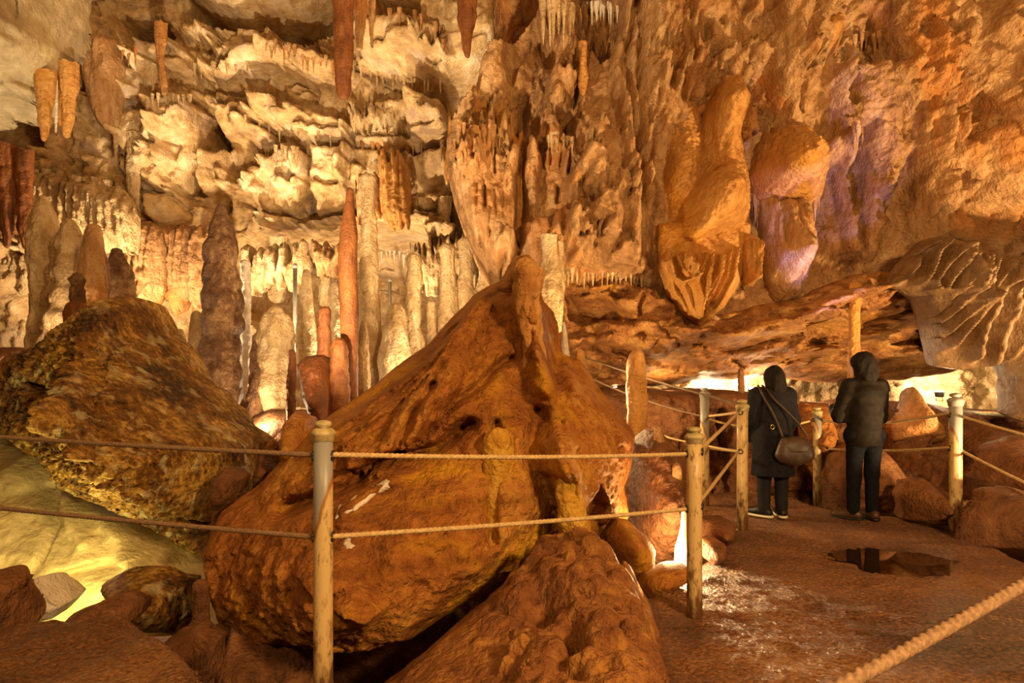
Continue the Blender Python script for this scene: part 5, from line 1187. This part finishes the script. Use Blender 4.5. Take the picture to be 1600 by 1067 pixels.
rope(at(1270, 1095, 1.12), at(1680, 866, 1.62), 0.004, 0.0118, 'thick rope crossing the bottom right corner close to the viewer', 'nearrope', step=0.003, nth=18)

# slim steel posts far back among the columns
for px, y0, y1, Y, lab in [(609, 580, 438, 13.6, 'thin steel post standing inside the dark cavity'), (461, 520, 416, 11.4, 'thin brown post behind the pale stalactite in the rear chamber')]:
    b = at(px, y0, Y); t = empty('steel_post', b); tag(t, lab, 'post')
    H = at(px, y1, Y).z - b.z
    lathe('pole', [(0.035, -0.6), (0.035, H)], M['greycap'], t, nth=16)
    lathe('post_cap', [(0.040, H - 0.03), (0.042, H + 0.01), (0.03, H + 0.04), (0.01, H + 0.05)], M['greycap'], t, nth=16)
rope(at(612, 455, 13.6), at(690, 480, 12.8), 0.03, 0.012, 'dark rope in the cavity running right from the thin steel post', 'darkrope', step=0.04)
rope(at(606, 455, 13.6), at(530, 440, 13.2), 0.03, 0.012, 'dark rope in the cavity running left from the thin steel post', 'darkrope', step=0.04)

# puddle
vv = [];
for k in range(48):
    a = 2 * math.pi * k / 48
    rr = 1 + 0.16 * math.sin(3 * a + 1) + 0.10 * math.sin(5 * a) + .06 * math.sin(9 * a)
    vv.append((0.46 * rr * math.cos(a), 0.42 * rr * math.sin(a), 0))
M['water'] = plain('still_water', '2a1a0c', 0.03, spec=1.0)
pd = mesh_obj('puddle', vv, [tuple(range(48))], M['water'], smooth=False); pd.location = (2.95, 5.27, -0.016)
tag(pd, 'shallow puddle on the path mirroring the lit rocks', 'puddle')

# floodlights that can be glimpsed
M['lampbody'] = plain('lamp_housing', '2c2a28', 0.5)
M['lens'] = plain('lamp_lens', 'fff0d0', 0.3, emit=30.0)


def floodlight(loc, aim, label, s=1.0):
    t = empty('floodlight', loc); tag(t, label, 'floodlight', group='cave floodlights')
    d = (Vector(aim) - Vector(loc)); t.rotation_euler = d.to_track_quat('Z', 'Y').to_euler()
    lathe('housing', [(0.04 * s, -0.10 * s), (0.07 * s, -0.09 * s), (0.08 * s, -0.02 * s), (0.085 * s, 0.0)], M['lampbody'], t, nth=20)
    lathe('lens', [(0.076 * s, 0.001), (0.07 * s, 0.008 * s), (0.03 * s, 0.014 * s)], M['lens'], t, nth=20)
    sweep('bracket', [(-0.09 * s, 0, -0.03 * s), (-0.1 * s, 0, -0.16 * s), (0.1 * s, 0, -0.16 * s), (0.09 * s, 0, -0.03 * s)], 0.008 * s, M['lampbody'], nth=6, parent=t)


floodlight(at(1176, 607, 9.9), at(1190, 500, 9.6), 'floodlight glaring in the gallery left of the visitor in the long coat', 0.8)
floodlight(at(962, 607, 10.0), at(960, 500, 9.6), 'floodlight glaring between the leaning boulder and the round topped stalagmite', 0.7)
floodlight(at(1468, 612, 8.6), at(1470, 560, 8.6), 'floodlight glaring on the rock bank left of the far right post', 0.7)

# ================================================================ VISITORS
M['skin'] = plain('skin', 'b98a68', 0.55)
M['hair'] = plain('dark_hair', '120d0a', 0.8, c2='1e1610', nscale=40, bump=0.5, spec=0.15)
M['jacket'] = plain('dark_quilted_jacket', '1a1512', 0.8, c2='241d18', nscale=18, spec=0.15)
M['coat'] = plain('dark_wool_coat', '151318', 0.9, c2='1e1b1f', nscale=30, spec=0.15)
M['jeans'] = plain('dark_jeans', '0e0f14', 0.9, c2='14151b', nscale=30, spec=0.15)
M['trousers'] = plain('dark_trousers', '141318', 0.85)
M['brownshoe'] = plain('brown_leather', '3c2616', 0.45, c2='4c3220')
M['blackshoe'] = plain('black_shoe', '191613', 0.5)
M['sole'] = plain('pale_sole', 'd8cdb8', 0.6)
M['bag'] = plain('brown_bag_leather', '33241a', 0.5, c2='402e22', nscale=14, bump=0.2)
M['brass'] = plain('bag_metal', 'd8c890', 0.25, metal=1.0)


def hand_caps(p, wrist, d, up, out):
    """palm, four unequal bent fingers and a thumb from wrist along d; up = back of the hand, out = thumb side"""
    w = np.array(wrist); d = np.array(d) / np.linalg.norm(d); out = np.array(out) / np.linalg.norm(out); up = np.array(up) / np.linalg.norm(up)
    L = [cap(p, w, w + d * 0.085 + out * .012, .026, .024), cap(p, w + out * .018, w + d * 0.08 + out * .028, .02, .016), cap(p, w - out * .012, w + d * 0.078 - out * .026, .02, .016)]
    for k, (o_, ln) in enumerate([(.030, .068), (.011, .078), (-.010, .072), (-.029, .056)]):
        b = w + d * .088 + out * o_; m = b + d * ln * .5 - up * .008; e = m + d * ln * .38 - up * .030
        L += [cap(p, b, m, .0105, .0095), cap(p, m, e, .0095, .008)]
    b = w + d * .03 + out * .026; m = b + d * .03 + out * .028 - up * .006; e = m + d * .034 + out * .004 - up * .010
    L += [cap(p, b, m, .0125, .0105), cap(p, m, e, .0105, .009)]
    return smin(L, .006)


def body_fn(J, face):
    fx, fy = face; rx, ry = fy, -fx          # forward and right of the head
    hx, hy, hz = J['head']

    def F(X, Y, Z):
        p = (X, Y, Z)
        D = [cap(p, J['pelvis'], J['chest'], .125, .135), cap(p, J['chest'], J['neck'], .10, .05), cap(p, J['neck'], (hx - fx * .02, hy - fy * .02, hz - .06), .05, .052)]
        for s in 'LR':
            D += [cap(p, J['sh' + s], J['el' + s], .048, .038), cap(p, J['el' + s], J['wr' + s], .038, .026), cap(p, J['chest'], J['sh' + s], .09, .06),
                  cap(p, J['hip' + s], J['kn' + s], .082, .056), cap(p, J['kn' + s], J['an' + s], .056, .038), cap(p, J['an' + s], J['toe' + s], .038, .028)]
        b = smin(D, .035)
        rz = math.atan2(fy, fx)
        hd = [ell(p, (hx, hy, hz + .01), (.098, .078, .105), rz), ell(p, (hx + fx * .035, hy + fy * .035, hz - .055), (.062, .055, .065), rz)]
        h = smin(hd, .03)
        q = lambda f, r_, z: (hx + fx * f + rx * r_, hy + fy * f + ry * r_, hz + z)
        h = smin([h, cap(p, q(.088, 0, .012), q(.108, 0, -.028), .009, .015), cap(p, q(.082, -.024, -.066), q(.082, .024, -.066), .008, .008), cap(p, q(.078, 0, -.095), q(.074, 0, -.1), .022, .02)], .012)
        for s in (-1, 1):
            h = np.maximum(h, -(ell(p, q(.100, s * .032, .012), (.018, .018, .013))))       # eye sockets
            h = np.minimum(h, ell(p, q(.082, s * .032, .012), (.013, .013, .012)))          # eyes
            h = smin([h, ell(p, q(-.005, s * .080, -.005), (.022, .012, .032), rz)], .006)    # ears
        b = smin([b, h], .02)
        for s, o_ in (('L', 1), ('R', -1)):
            w = np.array(J['wr' + s]); d = w - np.array(J['el' + s]); d = d / np.linalg.norm(d)
            b = np.minimum(b, smin([hand_caps(p, w, d, J.get('up' + s, (0, 0, 1)), J['th' + s]), cap(p, w - d * .03, w + d * .01, .027, .026)], .01))
        return b
    return F


def legs_fn(J, r0, r1, r2):
    def F(X, Y, Z):
        p = (X, Y, Z); D = [cap(p, J['hipL'], J['hipR'], r0 + .02, r0 + .02), cap(p, J['pelvis'], (J['pelvis'][0], J['pelvis'][1], J['pelvis'][2] + .1), .13, .12)]
        L = [smin([cap(p, J['hip' + s], J['kn' + s], r0, r1), cap(p, J['kn' + s], J['an' + s], r1, r2)], .03) for s in 'LR']
        d = smin(D + [np.minimum(L[0], L[1])], .03) + .006 * fbm(X * 9, Y * 9, Z * 14, 2)
        return np.maximum(d, J['anL'][2] - .055 - Z)
    return F


def shoe(root, an, toe, mat, solemat, lab):
    a = np.array(an); t = np.array(toe); d = t - a; d[2] = 0; d /= np.linalg.norm(d)

    def up(X, Y, Z):
        p = (X, Y, Z)
        b = smin([cap(p, (a[0] - d[0] * .045, a[1] - d[1] * .045, .052), (a[0] + d[0] * .06, a[1] + d[1] * .06, .055), .044, .045), cap(p, (a[0] + d[0] * .06, a[1] + d[1] * .06, .050), (a[0] + d[0] * .165, a[1] + d[1] * .165, .040), .045, .036), cap(p, (a[0], a[1], .06), (a[0], a[1], .12), .045, .045)], .03)
        return np.maximum(np.maximum(b, .022 - Z), Z - .115)

    def so(X, Y, Z):
        p = (X, Y, 0 * Z + .03)
        b = smin([cap(p, (a[0] - d[0] * .05, a[1] - d[1] * .05, .03), (a[0] + d[0] * .05, a[1] + d[1] * .05, .03), .046, .045), cap(p, (a[0] + d[0] * .05, a[1] + d[1] * .05, .03), (a[0] + d[0] * .17, a[1] + d[1] * .17, .03), .048, .038)], .02)
        return np.maximum(np.maximum(b, Z - .027), .002 - Z)
    lo = (min(a[0], t[0]) - .2, min(a[1], t[1]) - .2, -.02); hi = (max(a[0], t[0]) + .2, max(a[1], t[1]) + .2, .16)
    o = nets('shoe', up, lo, hi, .008, mat, root); s = nets('sole', so, lo, hi, .007, solemat, o, smooth=1)
    if lab: s['label'] = lab


# ---- visitor in jeans and quilted jacket
fy_ = floor_y(812)
root = empty('person', at(1349, 812, fy_)); root.location.z = 0.0
tag(root, 'person in a dark quilted jacket and jeans seen from behind, arms bent forward', 'person')
J = dict(pelvis=(.01, 0, .84), chest=(.015, .0, 1.20), neck=(.005, .01, 1.38), head=(-.002, .03, 1.515), shL=(-.115, .03, 1.31), shR=(.145, -.02, 1.31), elL=(-.205, .06, 1.03), elR=(.180, .04, 1.02), wrL=(-.17, .27, 1.09), wrR=(.06, .26, 1.06),
         hipL=(-.075, .0, .83), hipR=(.095, -.01, .83), knL=(-.092, .0, .46), knR=(.088, .01, .46), anL=(-.100, .0, .085), anR=(.085, .0, .085), toeL=(-.19, .07, .03), toeR=(.06, .12, .03), thL=(.5, .3, .8), thR=(-.3, .2, .9), upL=(-.8, .2, .1), upR=(.6, .5, .2))
nets('body', body_fn(J, (-.80, .60)), (-.36, -.25, -.01), (.36, .5, 1.67), .0085, M['skin'], root)
nets('jeans', legs_fn(J, .094, .068, .058), (-.3, -.25, .0), (.3, .25, 1.02), .011, M['jeans'], root)


def jacket(X, Y, Z):
    p = (X, Y, Z)
    t = smin([cap(p, (.0, 0, .66), (.01, .0, 1.05), .168, .150), cap(p, (.01, 0, 1.05), (.015, .0, 1.22), .150, .140), cap(p, (J['shL'][0], J['shL'][1], 1.28), (J['shR'][0], J['shR'][1], 1.28), .078, .078), cap(p, (.012, .0, 1.26), (.004, .01, 1.41), .135, .066)], .06)
    a = [smin([cap(p, J['sh' + s], J['el' + s], .088, .074), cap(p, J['el' + s], np.array(J['el' + s]) * .12 + np.array(J['wr' + s]) * .88, .074, .052)], .03) for s in 'LR']
    d = smin([t, a[0], a[1]], .035)
    d = d + .006 * np.abs(np.sin(Z * 2 * math.pi / .16)) - .006 + .008 * fbm(X * 7, Y * 7, Z * 9, 3)
    d = np.maximum(d, .735 - Z + .0 * X)
    return np.maximum(d, Z - 1.425)


nets('jacket', jacket, (-.40, -.3, .70), (.40, .42, 1.46), .0095, M['jacket'], root)


def hair1(X, Y, Z):
    p = (X, Y, Z); hx, hy, hz = J['head']; rz = math.atan2(.6, -.8)
    h = smin([ell(p, (hx + .012, hy - .012, hz + .022), (.122, .112, .122), rz), ell(p, (hx + .035, hy - .035, hz - .065), (.10, .095, .10), rz), ell(p, (hx + .02, hy - .05, hz - .12), (.085, .07, .08), rz)], .05) + .014 * fbm(X * 16, Y * 16, Z * 7, 4)
    return np.maximum(h, -ell(p, (hx - .10, hy + .085, hz - .03), (.075, .085, .10), rz))


nets('hair', hair1, (-.22, -.25, 1.28), (.22, .25, 1.71), .008, M['hair'], root)
for s in 'LR': shoe(root, J['an' + s], J['toe' + s], M['brownshoe'], M['blackshoe'], None)

# ---- visitor in the long coat
fy_ = floor_y(808)
root = empty('person', at(1207, 808, fy_)); root.location.z = 0.0
tag(root, 'person in a knee length dark coat seen from behind with a shoulder bag', 'person')
J = dict(pelvis=(.0, 0, .78), chest=(.0, .0, 1.10), neck=(.008, .01, 1.27), head=(.015, .02, 1.395), shL=(-.150, .01, 1.22), shR=(.155, .0, 1.22), elL=(-.205, .02, .96), elR=(.220, .02, .97), wrL=(-.19, .12, .77), wrR=(.19, .19, .86),
         hipL=(-.08, .0, .77), hipR=(.09, .0, .77), knL=(-.085, .0, .42), knR=(.092, .01, .42), anL=(-.085, .0, .08), anR=(.090, .0, .08), toeL=(-.16, .08, .03), toeR=(.10, .13, .03), thL=(.6, .6, 0), thR=(-.6, .3, .5), upL=(-.9, 0, 0), upR=(.9, 0, .2))
nets('body', body_fn(J, (-.35, .94)), (-.32, -.22, -.01), (.32, .36, 1.55), .0085, M['skin'], root)
nets('trousers', legs_fn(J, .09, .068, .060), (-.3, -.25, .0), (.3, .25, .95), .011, M['trousers'], root)


def coat(X, Y, Z):
    p = (X, Y, Z)
    t = smin([cap(p, (.0, 0, .28), (.0, .0, .80), .222, .178), cap(p, (.0, 0, .80), (.0, .0, 1.16), .178, .150), cap(p, J['shL'], J['shR'], .085, .085), cap(p, (.0, .0, 1.18), (.008, .01, 1.30), .11, .062)], .06)
    a = [smin([cap(p, J['sh' + s], J['el' + s], .080, .068), cap(p, J['el' + s], np.array(J['el' + s]) * .1 + np.array(J['wr' + s]) * .9, .068, .052)], .03) for s in 'LR']
    d = smin([t, a[0], a[1]], .03) + .012 * fbm(X * 6, Y * 6, Z * 2.2, 3) + .004 * np.cos(np.arctan2(Y, X) * 7) * np.clip((1.0 - Z) * 2, 0, 1)
    return np.maximum(np.maximum(d, .425 - Z), Z - 1.31)


nets('coat', coat, (-.36, -.34, .39), (.36, .34, 1.35), .0095, M['coat'], root)


def hair2(X, Y, Z):
    p = (X, Y, Z); hx, hy, hz = J['head']; rz = math.atan2(.94, -.35)
    h = smin([ell(p, (hx + .004, hy - .016, hz + .015), (.112, .100, .112), rz), ell(p, (hx + .012, hy - .05, hz - .07), (.085, .10, .11), rz), ell(p, (hx, hy - .06, hz - .13), (.07, .075, .08), rz)], .05) + .016 * fbm(X * 15, Y * 15, Z * 6, 4)
    return np.maximum(h, -ell(p, (hx - .045, hy + .12, hz - .03), (.085, .07, .09), rz))


nets('hair', hair2, (-.22, -.28, 1.15), (.22, .25, 1.59), .008, M['hair'], root)
for s in 'LR': shoe(root, J['an' + s], J['toe' + s], M['blackshoe'], M['sole'], 'pale rubber sole')

# ---- shoulder bag at her right hip
bag = empty('handbag', (root.location.x + .12, root.location.y - .245, .56)); tag(bag, 'brown slouchy shoulder bag hanging at the hip of the person in the long coat', 'handbag')
nets('bag_body', lambda X, Y, Z: smin([ell((X, Y, Z), (0, 0, .10), (.175, .075, .115)), cap((X, Y, Z), (-.10, 0, .10), (-.09, 0, .22), .062, .045), cap((X, Y, Z), (.11, 0, .10), (.10, 0, .21), .062, .045)], .05) + .006 * fbm(X * 12, Y * 12, Z * 12, 3), (-.22, -.12, -.04), (.22, .12, .32), .009, M['bag'], bag)
nets('flap', lambda X, Y, Z: np.maximum(ell((X, Y, Z), (0, -.004, .15), (.168, .078, .125)), .12 - Z), (-.22, -.12, .1), (.22, .12, .32), .009, M['bag'], bag)
sweep('shoulder_strap', [(-.12, -.01, .27), (-.15, .04, .40), (-.20, .06, .52), (-.25, .08, .62), (-.27, .17, .72), (-.26, .26, .76)], .011, M['bag'], nth=8, parent=bag)
sweep('shoulder_strap', [(.12, -.01, .27), (.05, .04, .40), (-.06, .06, .52), (-.16, .08, .62), (-.21, .15, .72), (-.22, .25, .76)], .011, M['bag'], nth=8, parent=bag)
sweep('buckle', [(-.20 + .016 * math.cos(k * math.pi / 6), .035, .36 + .022 * math.sin(k * math.pi / 6)) for k in range(13)], .005, M['brass'], nth=6, parent=bag)
